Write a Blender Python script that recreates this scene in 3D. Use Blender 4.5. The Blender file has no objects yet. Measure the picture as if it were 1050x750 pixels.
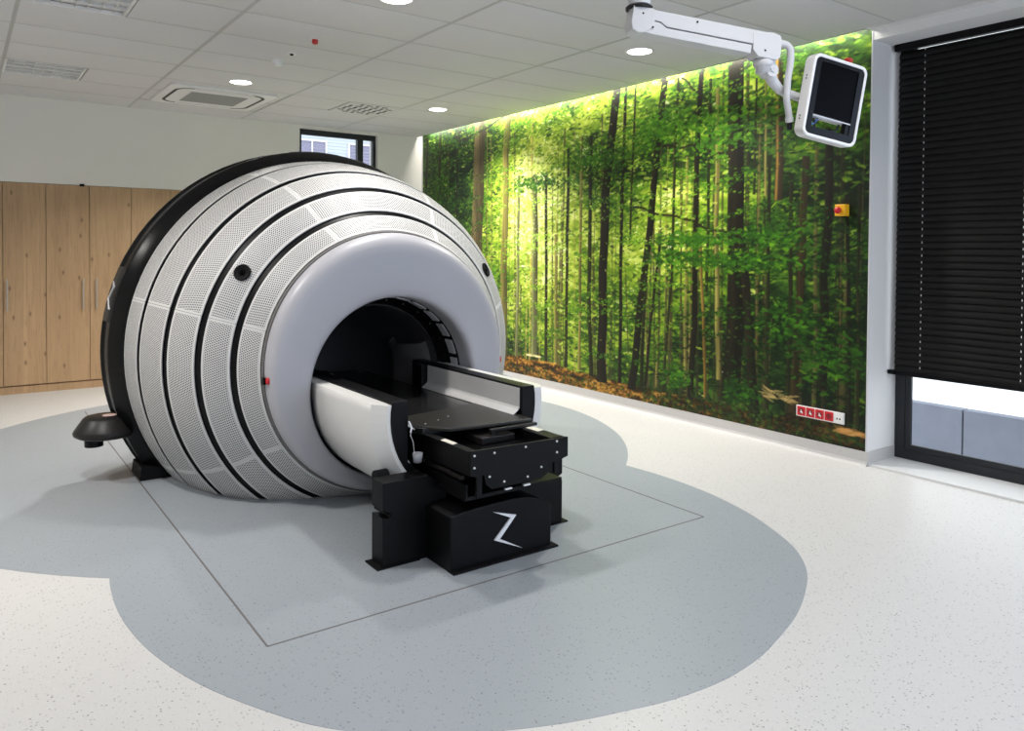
import bpy, bmesh, math, random
import numpy as np
from mathutils import Vector, Matrix

random.seed(4)
S = bpy.context.scene
COL = S.collection
R = math.radians

# ---------------- camera ----------------
cam_data = bpy.data.cameras.new('camera')
cam = bpy.data.objects.new('camera', cam_data); COL.objects.link(cam)
YAW, PITCH, ROLL = R(35.8504), R(1.1736), R(0.3725)
fwd = Vector((math.sin(YAW), math.cos(YAW), 0)); rgt = Vector((math.cos(YAW), -math.sin(YAW), 0)); upv = Vector((0, 0, 1))
f2 = fwd * math.cos(PITCH) - upv * math.sin(PITCH); u2 = upv * math.cos(PITCH) + fwd * math.sin(PITCH)
r3 = rgt * math.cos(ROLL) + u2 * math.sin(ROLL); u3 = u2 * math.cos(ROLL) - rgt * math.sin(ROLL)
cam.matrix_world = Matrix(((r3.x, u3.x, -f2.x, 0), (r3.y, u3.y, -f2.y, 0), (r3.z, u3.z, -f2.z, 1.5), (0, 0, 0, 1)))
cam_data.sensor_fit = 'HORIZONTAL'; cam_data.sensor_width = 36
cam_data.lens = 36 * 787.18 / 1050
cam_data.shift_y = -(375 - 273.5) / 1050
cam_data.clip_start = 0.05; cam_data.clip_end = 300
S.camera = cam

# ---------------- world, exposure, daylight ----------------
W = bpy.data.worlds.new('overcast'); S.world = W; W.use_nodes = True
wn = W.node_tree.nodes; wn['Background'].inputs[0].default_value = (.86, .93, 1.0, 1); wn['Background'].inputs[1].default_value = 1.9
S.view_settings.view_transform = 'Standard'; S.view_settings.look = 'None'
S.view_settings.gamma = 1.0; S.view_settings.exposure = 0.12; S.view_settings.use_curve_mapping = False

def area(name, loc, size, power, color, direction, shape='RECTANGLE', spread=180):
    l = bpy.data.lights.new(name, 'AREA'); l.shape = shape; l.size = size[0]
    if shape in ('RECTANGLE', 'ELLIPSE'): l.size_y = size[1]
    l.energy = power; l.color = color; l.spread = R(spread)
    o = bpy.data.objects.new(name, l); COL.objects.link(o); o.location = loc
    o.rotation_euler = Vector(direction).to_track_quat('-Z', 'Y').to_euler()
    return o

WARM = (1.0, .965, .92)
# daylight entering through the windows on the camera's side of the room
area('daylight_front_window', (2.2, -2.75, 1.75), (4.6, 1.9), 28, (.44, .62, 1.0), (0, 1, -.12))
area('daylight_side_window', (5.1, -1.2, 1.6), (2.6, 2.2), 36, (.46, .64, 1.0), (-1, .25, -.2))
# slim LED strip hidden in the ceiling gap above the forest picture
area('cove_led_strip', (5.122, 6.05, 3.105), (6.2, .03), 44, (1.0, .97, .86), (.22, 0, -1))

# ---------------- helpers ----------------
MATS = {}
def mat(name, col, rough=.5, metal=0.0, spec=.5, emit=None, bump=None, coat=0.0, noise=None, trans=0.0):
    m = bpy.data.materials.new(name); m.use_nodes = True; MATS[name] = m
    nt = m.node_tree; b = nt.nodes['Principled BSDF']
    b.inputs['Base Color'].default_value = (*col, 1); b.inputs['Roughness'].default_value = rough; b.inputs['Metallic'].default_value = metal
    b.inputs['Specular IOR Level'].default_value = spec; b.inputs['Coat Weight'].default_value = coat; b.inputs['Transmission Weight'].default_value = trans
    if emit: b.inputs['Emission Color'].default_value = (*emit[0], 1); b.inputs['Emission Strength'].default_value = emit[1]
    tc = nt.nodes.new('ShaderNodeTexCoord')
    if noise:                                    # (scale, amount): slight unevenness of the finish
        n = nt.nodes.new('ShaderNodeTexNoise'); n.inputs['Scale'].default_value = noise[0]; n.inputs['Detail'].default_value = 4
        nt.links.new(tc.outputs['Object'], n.inputs['Vector'])
        mx = nt.nodes.new('ShaderNodeMix'); mx.data_type = 'RGBA'
        mx.inputs[6].default_value = (*[c * (1 - noise[1]) for c in col], 1); mx.inputs[7].default_value = (*[min(1, c * (1 + noise[1])) for c in col], 1)
        nt.links.new(n.outputs['Fac'], mx.inputs[0]); nt.links.new(mx.outputs[2], b.inputs['Base Color'])
    if bump:
        n = nt.nodes.new('ShaderNodeTexNoise'); n.inputs['Scale'].default_value = bump[0]; n.inputs['Detail'].default_value = 3
        nt.links.new(tc.outputs['Object'], n.inputs['Vector'])
        bp = nt.nodes.new('ShaderNodeBump'); bp.inputs['Strength'].default_value = bump[1]; bp.inputs['Distance'].default_value = .002
        nt.links.new(n.outputs['Fac'], bp.inputs['Height']); nt.links.new(bp.outputs[0], b.inputs['Normal'])
    return m

class MB:
    def __init__(s): s.v = []; s.f = []; s.smooth = []; s.uv = {}; s.rem = {}
    def add(s, vs, fs, smooth=False):
        o = len(s.v); s.v += [tuple(v) for v in vs]
        for f in fs: s.f.append(tuple(i + o for i in f)); s.smooth.append(smooth)
        return s
    def box(s, x0, x1, y0, y1, z0, z1, M=None):
        vs = [(x, y, z) for z in (z0, z1) for y in (y0, y1) for x in (x0, x1)]
        if M is not None: vs = [M @ Vector(v) for v in vs]
        return s.add(vs, [(0, 2, 3, 1), (4, 5, 7, 6), (0, 1, 5, 4), (2, 6, 7, 3), (0, 4, 6, 2), (1, 3, 7, 5)])
    def prism(s, poly, a, b, axis='y', M=None, smooth=False):
        # poly: 2-D outline; extruded from a to b along axis
        def P(p, t): return {'y': (p[0], t, p[1]), 'x': (t, p[0], p[1]), 'z': (p[0], p[1], t)}[axis]
        n = len(poly); vs = [P(p, a) for p in poly] + [P(p, b) for p in poly]
        if M is not None: vs = [M @ Vector(v) for v in vs]
        fs = [tuple(range(n)), tuple(range(2 * n - 1, n - 1, -1))]
        s.add(vs, fs)
        s.add(vs, [(i, i + n, (i + 1) % n + n, (i + 1) % n) for i in range(n)], smooth)
        return s
    def tube(s, pts, r, n=10, cap=True, smooth=True):
        pts = [Vector(p) for p in pts]; rs = r if isinstance(r, (list, tuple)) else [r] * len(pts)
        t0 = (pts[1] - pts[0]).normalized(); u = t0.orthogonal().normalized(); rings = []
        for i, p in enumerate(pts):
            t = (pts[min(i + 1, len(pts) - 1)] - pts[max(i - 1, 0)]).normalized()
            u = (u - t * u.dot(t)).normalized(); w = t.cross(u)
            rings.append([p + (u * math.cos(2 * math.pi * k / n) + w * math.sin(2 * math.pi * k / n)) * rs[i] for k in range(n)])
        vs = [v for rg in rings for v in rg]
        fs = [(i * n + k, i * n + (k + 1) % n, (i + 1) * n + (k + 1) % n, (i + 1) * n + k) for i in range(len(pts) - 1) for k in range(n)]
        s.add(vs, fs, smooth)
        if cap: s.add(rings[0], [tuple(range(n - 1, -1, -1))]); s.add(rings[-1], [tuple(range(n))])
        return s
    def lathe(s, prof, c=(0, 0, 0), axis='z', n=48, a0=0.0, a1=None, smooth=True, closed=False):
        # prof: (radius, position along axis)
        full = a1 is None; A = 2 * math.pi if full else a1 - a0; m = n if full else n + 1
        vs = []
        for r, h in prof:
            for k in range(m):
                a = a0 + A * k / n; x, y = r * math.cos(a), r * math.sin(a)
                vs.append({'z': (c[0] + x, c[1] + y, c[2] + h), 'y': (c[0] + x, c[1] + h, c[2] + y), 'x': (c[0] + h, c[1] + x, c[2] + y)}[axis])
        fs = []
        np_ = len(prof)
        for i in range(np_ if closed else np_ - 1):
            for k in range(n):
                k2 = (k + 1) % m if full else k + 1; j = (i + 1) % np_
                fs.append((i * m + k, i * m + k2, j * m + k2, j * m + k))
        s.add(vs, fs, smooth)
        if closed and not full:
            s.add([vs[i * m] for i in range(np_)], [tuple(range(np_))]); s.add([vs[i * m + n] for i in range(np_)], [tuple(range(np_ - 1, -1, -1))])
        return s
    def cyl(s, c, r, h0, h1, axis='z', n=24): return s.lathe([(0.0001, h0), (r, h0), (r, h1), (0.0001, h1)], c, axis, n, smooth=False)

ORG = {}
def origin(o): return ORG.get(o.name, Vector((0, 0, 0))) if o is not None else Vector((0, 0, 0))
def build(name, mb, m, parent=None, bevel=0.0, cut=None, loc=None, smooth_angle=None, weld=False):
    me = bpy.data.meshes.new(name); org = origin(parent) if parent is not None else Vector(loc or (0, 0, 0))
    me.from_pydata([tuple(Vector(v) - org) for v in mb.v], [], mb.f)
    me.polygons.foreach_set('use_smooth', mb.smooth)
    bm = bmesh.new(); bm.from_mesh(me)
    if weld or bevel: bmesh.ops.remove_doubles(bm, verts=bm.verts, dist=1e-5)
    bmesh.ops.recalc_face_normals(bm, faces=bm.faces)
    if bevel:
        es = [e for e in bm.edges if len(e.link_faces) == 2 and e.calc_face_angle(0) > .6]
        bmesh.ops.bevel(bm, geom=es, offset=bevel, segments=2, profile=.6, affect='EDGES')
        for f in bm.faces: f.smooth = True
    if cut is not None:
        bmesh.ops.bisect_plane(bm, geom=bm.verts[:] + bm.edges[:] + bm.faces[:], plane_co=(0, 0, cut - org.z), plane_no=(0, 0, 1), clear_inner=True)
    bm.to_mesh(me); bm.free()
    me.materials.append(m)
    o = bpy.data.objects.new(name, me); COL.objects.link(o)
    if bevel or smooth_angle:
        md = o.modifiers.new('normals', 'WEIGHTED_NORMAL'); md.keep_sharp = True
    if parent is not None: o.parent = parent; ORG[o.name] = org
    else: o.location = org; ORG[o.name] = org
    return o
def tag(o, label, cat, group=None):
    o['label'] = label; o['category'] = cat
    if group: o['group'] = group
    return o
def thing(name, loc, label, cat, group=None):
    o = bpy.data.objects.new(name, None); COL.objects.link(o); o.location = loc; o.empty_display_size = .1
    ORG[o.name] = Vector(loc)
    return tag(o, label, cat, group)
def struct(o): o['kind'] = 'structure'; return o
def dup(root, loc, label, rotz=None):
    r = root.copy(); COL.objects.link(r); r.location = loc; r['label'] = label
    if rotz is not None: r.rotation_euler = (0, 0, rotz)
    ORG[r.name] = Vector(loc)
    for ch in list(root.children):
        if ch.type == 'LIGHT': continue
        c = ch.copy(); COL.objects.link(c); c.parent = r
        for g in list(ch.children):
            d = g.copy(); COL.objects.link(d); d.parent = c
    return r
def rounded(w, h, r, n=6, cx=0, cy=0):
    out = []
    for sx, sy, a in ((1, 1, 0), (-1, 1, 90), (-1, -1, 180), (1, -1, 270)):
        for k in range(n + 1):
            t = R(a + 90 * k / n); out.append((cx + sx * (w / 2 - r) + r * math.cos(t), cy + sy * (h / 2 - r) + r * math.sin(t)))
    return out

# ---------------- materials ----------------
mat('wall_paint', (.78, .75, .71), .85, noise=(3, .02))
mat('wall_paint_bluish', (.72, .72, .72), .8, noise=(3, .02))
mat('ceiling_tile', (.65, .64, .64), .9, bump=(90, .25), noise=(40, .03))
mat('ceiling_rail', (.45, .45, .44), .45)
mat('baseboard_vinyl', (.52, .51, .50), .5, noise=(60, .08))
mat('bezel_grey', (.43, .425, .455), .38, noise=(4, .015))
mat('white_plastic', (.60, .60, .61), .38, noise=(4, .015))
mat('white_enamel', (.80, .79, .78), .35, noise=(6, .01))
mat('shroud_white', (.72, .71, .69), .33, noise=(4, .015))
mat('black_gloss', (.0028, .0028, .0034), .27, 0.0, .16, noise=(5, .2))
mat('black_satin', (.0028, .0028, .0034), .42, 0.0, .16, noise=(9, .2))
mat('black_matte', (.004, .004, .005), .65, 0.0, .15, noise=(9, .2))
mat('dark_grey_satin', (.013, .0115, .011), .4, 0.0, .3, noise=(9, .15))
mat('charcoal_frame', (.018, .020, .024), .4, 0.0, .3, noise=(9, .1))
mat('carbon_top', (.010, .010, .010), .22, noise=(60, .3))
mat('plate_grey', (.022, .021, .018), .34, 0.0, .4, noise=(30, .1))
mat('bore_grey', (.065, .062, .066), .38, noise=(3, .15))
mat('ring_silver', (.55, .55, .58), .4, noise=(12, .08))
mat('steel', (.82, .81, .80), .38, .45, noise=(14, .06))
mat('silver_paint', (.78, .78, .80), .3, .25, noise=(20, .03))
mat('lit_collar_grey', (.10, .095, .10), .42, noise=(3, .15))  # paler grey that paints in light on the right bore wall
mat('brushed_handle', (.50, .49, .48), .4, .5, noise=(14, .06))
mat('cup_grey', (.33, .34, .37), .45, noise=(14, .06))
mat('chrome', (.80, .80, .82), .18, 1.0, noise=(20, .03))
mat('red_plastic', (.55, .012, .02), .35, noise=(10, .1))
mat('signal_red', (.42, .012, .010), .3, noise=(10, .1))
mat('signal_yellow', (.90, .47, .015), .4, noise=(10, .05))
mat('sticker_white', (.75, .72, .62), .5, noise=(50, .05))
mat('screen_glass', (.0015, .0015, .002), .3, 0.0, .03, noise=(3, .1))
mat('grey_line', (.14, .13, .125), .6, noise=(30, .15))
mat('lamp_lit', (1, 1, 1), .5, emit=((1, .97, .93), 9.0), noise=(3, .01))
mat('louver_white', (.78, .78, .77), .3, noise=(10, .02))
mat('concrete', (.24, .26, .31), .85, bump=(25, .5), noise=(7, .12))
mat('outdoor_ground', (.80, .80, .80), .9, noise=(1, .03))
mat('facade', (.55, .60, .66), .8, noise=(1, .05))
mat('facade_glass', (.25, .24, .34), .1, noise=(2, .1))
mat('blind_black', (.006, .0055, .0055), .5, 0.0, .22, noise=(12, .1))
mat('blind_pale', (.50, .58, .68), .5, noise=(12, .05))
mat('cable_blue', (.05, .16, .42), .4, noise=(20, .1))
mat('wood_plinth', (.33, .21, .115), .55, noise=(8, .1))
g = mat('pane_glass', (1, 1, 1), .0, noise=(2, .0), trans=1.0); g.node_tree.nodes['Principled BSDF'].inputs['IOR'].default_value = 1.02

def nodes_of(name, rough=.5):
    m = bpy.data.materials.new(name); m.use_nodes = True; MATS[name] = m
    nt = m.node_tree; b = nt.nodes['Principled BSDF']; b.inputs['Roughness'].default_value = rough
    def N(t, **kw):
        n = nt.nodes.new(t)
        for k, v in kw.items(): setattr(n, k, v)
        return n
    def math_(op, a, b_=None, c=None):
        n = N('ShaderNodeMath', operation=op)
        for i, x in enumerate((a, b_, c)):
            if x is None: continue
            if isinstance(x, (int, float)): n.inputs[i].default_value = x
            else: nt.links.new(x, n.inputs[i])
        return n.outputs[0]
    def mix(f, a, c):
        n = N('ShaderNodeMix', data_type='RGBA')
        for i, x in ((0, f), (6, a), (7, c)):
            if isinstance(x, tuple): n.inputs[i].default_value = (*x, 1)
            elif isinstance(x, (int, float)): n.inputs[i].default_value = x
            else: nt.links.new(x, n.inputs[i])
        return n.outputs[2]
    return m, nt, b, N, math_, mix

def speckle(name, base, dark, light, rough=.42):
    m, nt, b, N, mt, mix = nodes_of(name, rough); tc = N('ShaderNodeTexCoord'); col = base
    for sc, thr, pick, c in ((72, .25, .62, dark), (120, .28, .60, tuple((a + 2 * q) / 3 for a, q in zip(dark, base))), (70, .18, .9, light)):
        v = N('ShaderNodeTexVoronoi'); v.inputs['Scale'].default_value = sc; v.inputs['Randomness'].default_value = 1
        nt.links.new(tc.outputs['Object'], v.inputs['Vector'])
        d = mt('LESS_THAN', v.outputs['Distance'], thr); sep = N('ShaderNodeSeparateColor'); nt.links.new(v.outputs['Color'], sep.inputs[0])
        k = mt('MULTIPLY', d, mt('GREATER_THAN', sep.outputs[0], pick)); k = mt('MULTIPLY', k, mt('MULTIPLY_ADD', sep.outputs[1], .6, .3))
        col = mix(k, col, c)
    n = N('ShaderNodeTexNoise'); n.inputs['Scale'].default_value = 2.2; n.inputs['Detail'].default_value = 3; nt.links.new(tc.outputs['Object'], n.inputs['Vector'])
    col = mix(mt('MULTIPLY', n.outputs['Fac'], .10), col, tuple(x * .8 for x in base))
    nt.links.new(col, b.inputs['Base Color'])
speckle('floor_vinyl', (.60, .59, .575), (.16, .155, .155), (.78, .76, .72))
speckle('inlay_vinyl', (.315, .345, .372), (.12, .145, .17), (.42, .45, .48))

def perforated():
    m, nt, b, N, mt, mix = nodes_of('perforated_sheet', .55)
    uv = N('ShaderNodeUVMap', uv_map='metres'); rem = N('ShaderNodeUVMap', uv_map='rest')
    P = .0138
    def grid(off):
        a = N('ShaderNodeVectorMath', operation='MULTIPLY_ADD'); a.inputs[1].default_value = (1 / P, 1 / (P * 1.732), 0); a.inputs[2].default_value = (off, off, 0)
        nt.links.new(uv.outputs[0], a.inputs[0])
        f = N('ShaderNodeVectorMath', operation='FRACTION'); nt.links.new(a.outputs[0], f.inputs[0])
        s_ = N('ShaderNodeVectorMath', operation='SUBTRACT'); s_.inputs[1].default_value = (.5, .5, 0); nt.links.new(f.outputs[0], s_.inputs[0])
        q = N('ShaderNodeVectorMath', operation='MULTIPLY'); q.inputs[1].default_value = (1, 1.732, 0); nt.links.new(s_.outputs[0], q.inputs[0])
        l = N('ShaderNodeVectorMath', operation='LENGTH'); nt.links.new(q.outputs[0], l.inputs[0]); return l.outputs['Value']
    hole = mt('LESS_THAN', mt('MINIMUM', grid(0), grid(.5)), .325)
    a = N('ShaderNodeSeparateXYZ'); nt.links.new(uv.outputs[0], a.inputs[0]); c = N('ShaderNodeSeparateXYZ'); nt.links.new(rem.outputs[0], c.inputs[0])
    edge = mt('MINIMUM', mt('MINIMUM', a.outputs[0], a.outputs[1]), mt('MINIMUM', c.outputs[0], c.outputs[1]))
    hole = mt('MULTIPLY', hole, mt('GREATER_THAN', edge, .013))
    nt.links.new(mix(hole, (.60, .595, .585), (.060, .060, .063)), b.inputs['Base Color'])
perforated()

def oak():
    m, nt, b, N, mt, mix = nodes_of('oak_veneer', .5)
    tc = N('ShaderNodeTexCoord'); oi = N('ShaderNodeObjectInfo')
    sh = N('ShaderNodeVectorMath', operation='ADD'); nt.links.new(tc.outputs['Object'], sh.inputs[0]); nt.links.new(oi.outputs['Location'], sh.inputs[1])
    def noise(scale, det, rough=.6):
        mp = N('ShaderNodeMapping'); mp.inputs['Scale'].default_value = scale; nt.links.new(sh.outputs[0], mp.inputs[0])
        n = N('ShaderNodeTexNoise'); n.inputs['Scale'].default_value = 1; n.inputs['Detail'].default_value = det; n.inputs['Roughness'].default_value = rough; n.inputs['Distortion'].default_value = .6
        nt.links.new(mp.outputs[0], n.inputs['Vector']); return n.outputs['Fac']
    fine = noise((60, 60, 3.0), 6); broad = noise((9, 9, .5), 3)
    st = mt('FLOOR', mt('MULTIPLY', N('ShaderNodeSeparateXYZ').outputs[0], 1))
    xyz = N('ShaderNodeSeparateXYZ'); nt.links.new(sh.outputs[0], xyz.inputs[0])
    wn_ = N('ShaderNodeTexWhiteNoise', noise_dimensions='1D'); nt.links.new(mt('FLOOR', mt('MULTIPLY', xyz.outputs[0], 7.3)), wn_.inputs['W'])
    col = mix(broad, (.37, .225, .115), (.60, .40, .23)); col = mix(mt('MULTIPLY', wn_.outputs['Value'], .35), col, (.34, .215, .12))
    col = mix(mt('MULTIPLY', mt('GREATER_THAN', fine, .56), .30), col, (.26, .155, .08))
    mp = N('ShaderNodeCombineXYZ'); nt.links.new(mt('MULTIPLY', xyz.outputs[0], 6.5), mp.inputs[0]); nt.links.new(mt('MULTIPLY', xyz.outputs[2], 3.0), mp.inputs[1])
    v = N('ShaderNodeTexVoronoi', voronoi_dimensions='2D'); v.inputs['Scale'].default_value = 1; nt.links.new(mp.outputs[0], v.inputs['Vector'])
    sep = N('ShaderNodeSeparateColor'); nt.links.new(v.outputs['Color'], sep.inputs[0])
    kn = mt('MULTIPLY', mt('SUBTRACT', 1, mt('MULTIPLY', v.outputs['Distance'], 9.5)), mt('GREATER_THAN', sep.outputs[0], .60))
    kn = mt('MAXIMUM', mt('MINIMUM', kn, .8), 0)
    nt.links.new(mix(kn, col, (.15, .08, .04)), b.inputs['Base Color'])
oak()
M = MATS
# ---------- printed forest picture: pigment values for the mural panel (computed, nothing loaded) ----------
MURAL_L, MURAL_B, MURAL_T = 6.36, 0.10, 3.085       # length, bottom, top in metres
def paint_forest(W, H):
    rng = np.random.RandomState(11)
    S = np.linspace(0, MURAL_L, W)[None, :].repeat(H, 0)
    Z = np.linspace(MURAL_B, MURAL_T, H)[:, None].repeat(W, 1)
    kx, kz = W / MURAL_L, H / (MURAL_T - MURAL_B)
    def fractal(sx, sz, octs=4, seed=0):
        r = np.random.RandomState(seed); out = np.zeros((H, W)); amp = 1.0; tot = 0
        for o in range(octs):
            nx = max(2, int(MURAL_L / sx * 2 ** o) + 2); nz = max(2, int((MURAL_T - MURAL_B) / sz * 2 ** o) + 2)
            g = r.rand(nz, nx)
            x = np.linspace(0, nx - 1.001, W); z = np.linspace(0, nz - 1.001, H)
            xi = x.astype(int); zi = z.astype(int); fx = (x - xi)[None]; fz = (z - zi)[:, None]
            fx = fx * fx * (3 - 2 * fx); fz = fz * fz * (3 - 2 * fz)
            a = g[zi][:, xi]; b = g[zi][:, xi + 1]; c = g[zi + 1][:, xi]; d = g[zi + 1][:, xi + 1]
            out += amp * ((a * (1 - fx) + b * fx) * (1 - fz) + (c * (1 - fx) + d * fx) * fz); tot += amp; amp *= .6
        return out / tot
    def gauss(s, z, a, b): return np.exp(-((S - s) / a) ** 2 - ((Z - z) / b) ** 2)
    # how bright the printed wood is from place to place
    L = .29 + .85 * gauss(2.45, 1.75, .75, .95) + .42 * gauss(4.5, 1.75, .85, .65) + .28 * gauss(3.6, 1.0, 1.0, .8) \
        + .30 * gauss(3.2, 2.9, 1.9, .5) + .16 * gauss(5.0, 2.9, 1.6, .35) - .16 * gauss(6.3, 1.1, .9, 1.1) - .14 * gauss(.4, 1.6, .8, 1.2) \
        - .22 * gauss(5.6, .5, 1.2, .5)
    ramp_t = np.array([0, .25, .45, .65, .85, 1.1, 1.4])
    ramp_c = np.array([(.05, .10, .04), (.12, .22, .07), (.25, .40, .10), (.45, .58, .13), (.68, .76, .25), (.88, .92, .50), (.98, .99, .84)])
    def ramp(t): return np.stack([np.interp(t, ramp_t, ramp_c[:, i]) for i in range(3)], -1)
    n1 = fractal(.5, .28, 6, 1); n2 = fractal(.10, .06, 3, 2)
    img = ramp(L + (n1 - .5) * 1.5 + (n2 - .5) * .45)
    def dab(s, z, a, b, col, alpha, ang=0.0):
        r = max(a, b) * 1.05; x0 = int((s - r) * kx); x1 = int((s + r) * kx) + 2; y0 = int((z - r - MURAL_B) * kz); y1 = int((z + r - MURAL_B) * kz) + 2
        x0 = max(x0, 0); y0 = max(y0, 0); x1 = min(x1, W); y1 = min(y1, H)
        if x1 <= x0 or y1 <= y0: return
        ss = S[y0:y1, x0:x1] - s; zz = Z[y0:y1, x0:x1] - z
        c, q = math.cos(ang), math.sin(ang)
        d = ((ss * c + zz * q) / a) ** 2 + ((zz * c - ss * q) / b) ** 2
        m = (np.clip(1.35 - d, 0, .7) / .7 * alpha)[..., None]
        img[y0:y1, x0:x1] = img[y0:y1, x0:x1] * (1 - m) + np.asarray(col) * m
    def lum(s, z): return L[min(H - 1, max(0, int((z - MURAL_B) * kz))), min(W - 1, max(0, int(s * kx)))]
    def trunk(pts, w, col, lit=None, tex=.35, fade=0.0):
        zs = np.array([p[1] for p in pts])[::-1]; ss = np.array([p[0] for p in pts])[::-1]
        rows = Z[:, 0]; c = np.interp(rows, zs, ss) + (np.interp(rows * 2.3 % 7, np.arange(8), rng.rand(8)) - .5) * w * .35
        ww = w * (1 + .45 * np.clip(.55 - rows, 0, .5)) * np.interp(rows, [0, 3], [1.08, .9])
        inside = (rows >= zs[0]) & (rows <= zs[-1])
        t = (S - c[:, None]) / (ww[:, None] * .5)
        m = np.clip((1.0 - np.abs(t)) * max(1.0, w * kx * .5) + .25, 0, 1) * inside[:, None] * (1 - fade)
        grain = 1 + tex * (fractal(.035, .5, 3, int(w * 9999) % 97) - .5) * 2
        shade = (1 - .35 * np.clip(t, -1, 1))[..., None]
        cc = np.asarray(col)[None, None] * shade * grain[..., None]
        if lit is not None:
            e = np.clip(1 - np.abs(t + .55) * 2.2, 0, 1)[..., None]; cc = cc * (1 - e) + np.asarray(lit) * e * grain[..., None]
        img[:] = img * (1 - m[..., None]) + cc * m[..., None]
    # leaf masses far back
    for i in range(8000):
        s = rng.rand() * MURAL_L; z = .25 + rng.rand() * 2.85; l = lum(s, z) + rng.randn() * .30
        dab(s, z, .014 + .035 * rng.rand(), .006 + .010 * rng.rand(), ramp(np.array(l)), .7, rng.randn() * .25)
    # slim stems far back
    for i in range(120):
        s = rng.rand() * MURAL_L; z0 = .24; z1 = .9 + 2.2 * rng.rand(); l = lum(s, 1.2); w = .012 + .03 * rng.rand() ** 2
        base = np.array([.22, .20, .12]) if rng.rand() < .6 else np.array([.50, .44, .24])
        trunk([(s + rng.randn() * .03, z1), (s, z0)], w, base * (.55 + .9 * l), None, .3, .25)
    for i in range(7000):
        s = rng.rand() * MURAL_L; z = .35 + rng.rand() * 2.75; l = lum(s, z) + rng.randn() * .24 - .03
        dab(s, z, .013 + .034 * rng.rand(), .005 + .008 * rng.rand(), ramp(np.array(l)) * np.array([.97, 1.0, .85]), .75, rng.randn() * .3)
    # ground covered with dry leaves
    g = np.interp(S[0], [0, 1.91, 2.74, 3.38, 3.94, 4.44, 4.89, 5.39, 5.83, 6.36], [.30, .31, .30, .26, .235, .23, .24, .22, .26, .24])[None] + (fractal(.25, .5, 4, 9) - .5) * .09
    gm = np.clip((g - Z) * 40 + .3, 0, 1)[..., None]
    q = fractal(.22, .05, 5, 21); q2 = fractal(.03, .02, 2, 22)
    glum = np.interp(S, [0, 2, 3, 4.5, 5.2, 5.6, 6.36], [.7, .9, .9, .72, .42, .45, .38])
    gc = np.stack([np.interp(q + (q2 - .5) * .7, [.2, .45, .6, .8], c) for c in ([.11, .33, .58, .88], [.09, .23, .38, .66], [.03, .07, .11, .30])], -1) * glum[..., None]
    img = img * (1 - gm) + gc * gm
    cols = dict(d=(.13, .14, .065), b=(.32, .28, .18), t=(.46, .43, .22), g=(.42, .43, .27), k=(.10, .09, .055), o=(.40, .33, .15), O=(.20, .16, .10), r=(.19, .155, .085))
    for pts, w, k in [
        ([(0.14, 3.3), (0.09, 2.38), (0.1, 0.93)], 0.069, 'd'), ([(0.47, 3.26), (0.43, 2.23), (0.45, 0.56)], 0.08, 'd'), ([(0.91, 3.2), (0.88, 1.46)], 0.047, 'd'),
        ([(1.4, 3.25), (1.37, 2.18), (1.35, 0.28)], 0.259, 'b'), ([(2.0, 3.27), (1.95, 2.15), (1.91, 0.28)], 0.136, 't'), ([(2.52, 2.33), (2.52, 1.47), (2.53, 0.34)], 0.106, 'g'),
        ([(2.22, 2.36), (2.2, 0.29)], 0.056, 'g'), ([(2.72, 2.32), (2.74, 0.3)], 0.051, 'd'), ([(2.89, 1.68), (2.91, 0.31)], 0.049, 't'), ([(3.09, 2.6), (3.07, 0.28)], 0.047, 'd'),
        ([(3.29, 2.67), (3.29, 0.28)], 0.045, 't'), ([(3.44, 2.66), (3.43, 1.08), (3.47, 0.24)], 0.059, 'd'), ([(3.8, 3.13), (3.67, 2.06), (3.63, 1.1), (3.63, 0.2)], 0.125, 'k'),
        ([(3.94, 3.15), (3.89, 2.04), (3.88, 0.23)], 0.046, 'k'), ([(4.07, 3.13), (4.02, 2.04), (4.0, 1.58)], 0.032, 'd'), ([(4.43, 3.11), (4.3, 2.11), (4.21, 1.3), (4.04, 0.19)], 0.088, 'k'),
        ([(4.24, 1.57), (4.19, 0.85), (4.18, 0.21)], 0.043, 'd'), ([(4.39, 1.57), (4.29, 0.86), (4.22, 0.2)], 0.036, 'k'), ([(4.59, 3.04), (4.56, 2.35), (4.54, 1.31), (4.44, 0.22)], 0.034, 'd'),
        ([(4.86, 3.07), (4.82, 2.41), (4.8, 1.82), (4.8, 0.9), (4.76, 0.21)], 0.064, 'k'), ([(4.95, 2.97), (4.94, 1.98), (4.93, 1.16)], 0.037, 'd'),
        ([(4.86, 1.57), (4.9, 0.99), (4.93, 0.24)], 0.036, 'o'), ([(5.03, 2.88), (5.03, 1.57), (5.07, 0.43)], 0.051, 't'), ([(5.22, 3.08), (5.24, 2.37), (5.25, 1.57), (5.21, 0.93), (5.16, 0.26)], 0.174, 'k'),
        ([(5.29, 1.65), (5.34, 1.18), (5.39, 0.63), (5.44, 0.15)], 0.086, 'k'), ([(5.63, 3.0), (5.63, 2.4), (5.63, 1.91)], 0.078, 'O'), ([(5.54, 2.26), (5.54, 1.19), (5.55, 0.26)], 0.036, 'd'),
        ([(5.74, 2.09), (5.75, 1.2), (5.73, 0.26)], 0.043, 'd'), ([(5.86, 2.23), (5.85, 1.57), (5.82, 0.98), (5.78, 0.27)], 0.066, 'r'), ([(6.06, 2.56), (6.05, 2.0), (6.03, 1.35), (6.03, 0.49)], 0.073, 'k'),
        ([(6.19, 1.92), (6.22, 1.22), (6.24, 0.24)], 0.034, 'k'), ([(6.29, 1.98), (6.29, 1.22), (6.3, 0.25)], 0.029, 'd'), ([(5.41, 2.89), (5.4, 1.96)], 0.027, 'd'), ([(5.5, 2.87), (5.51, 1.95)], 0.027, 't')]:
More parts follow.
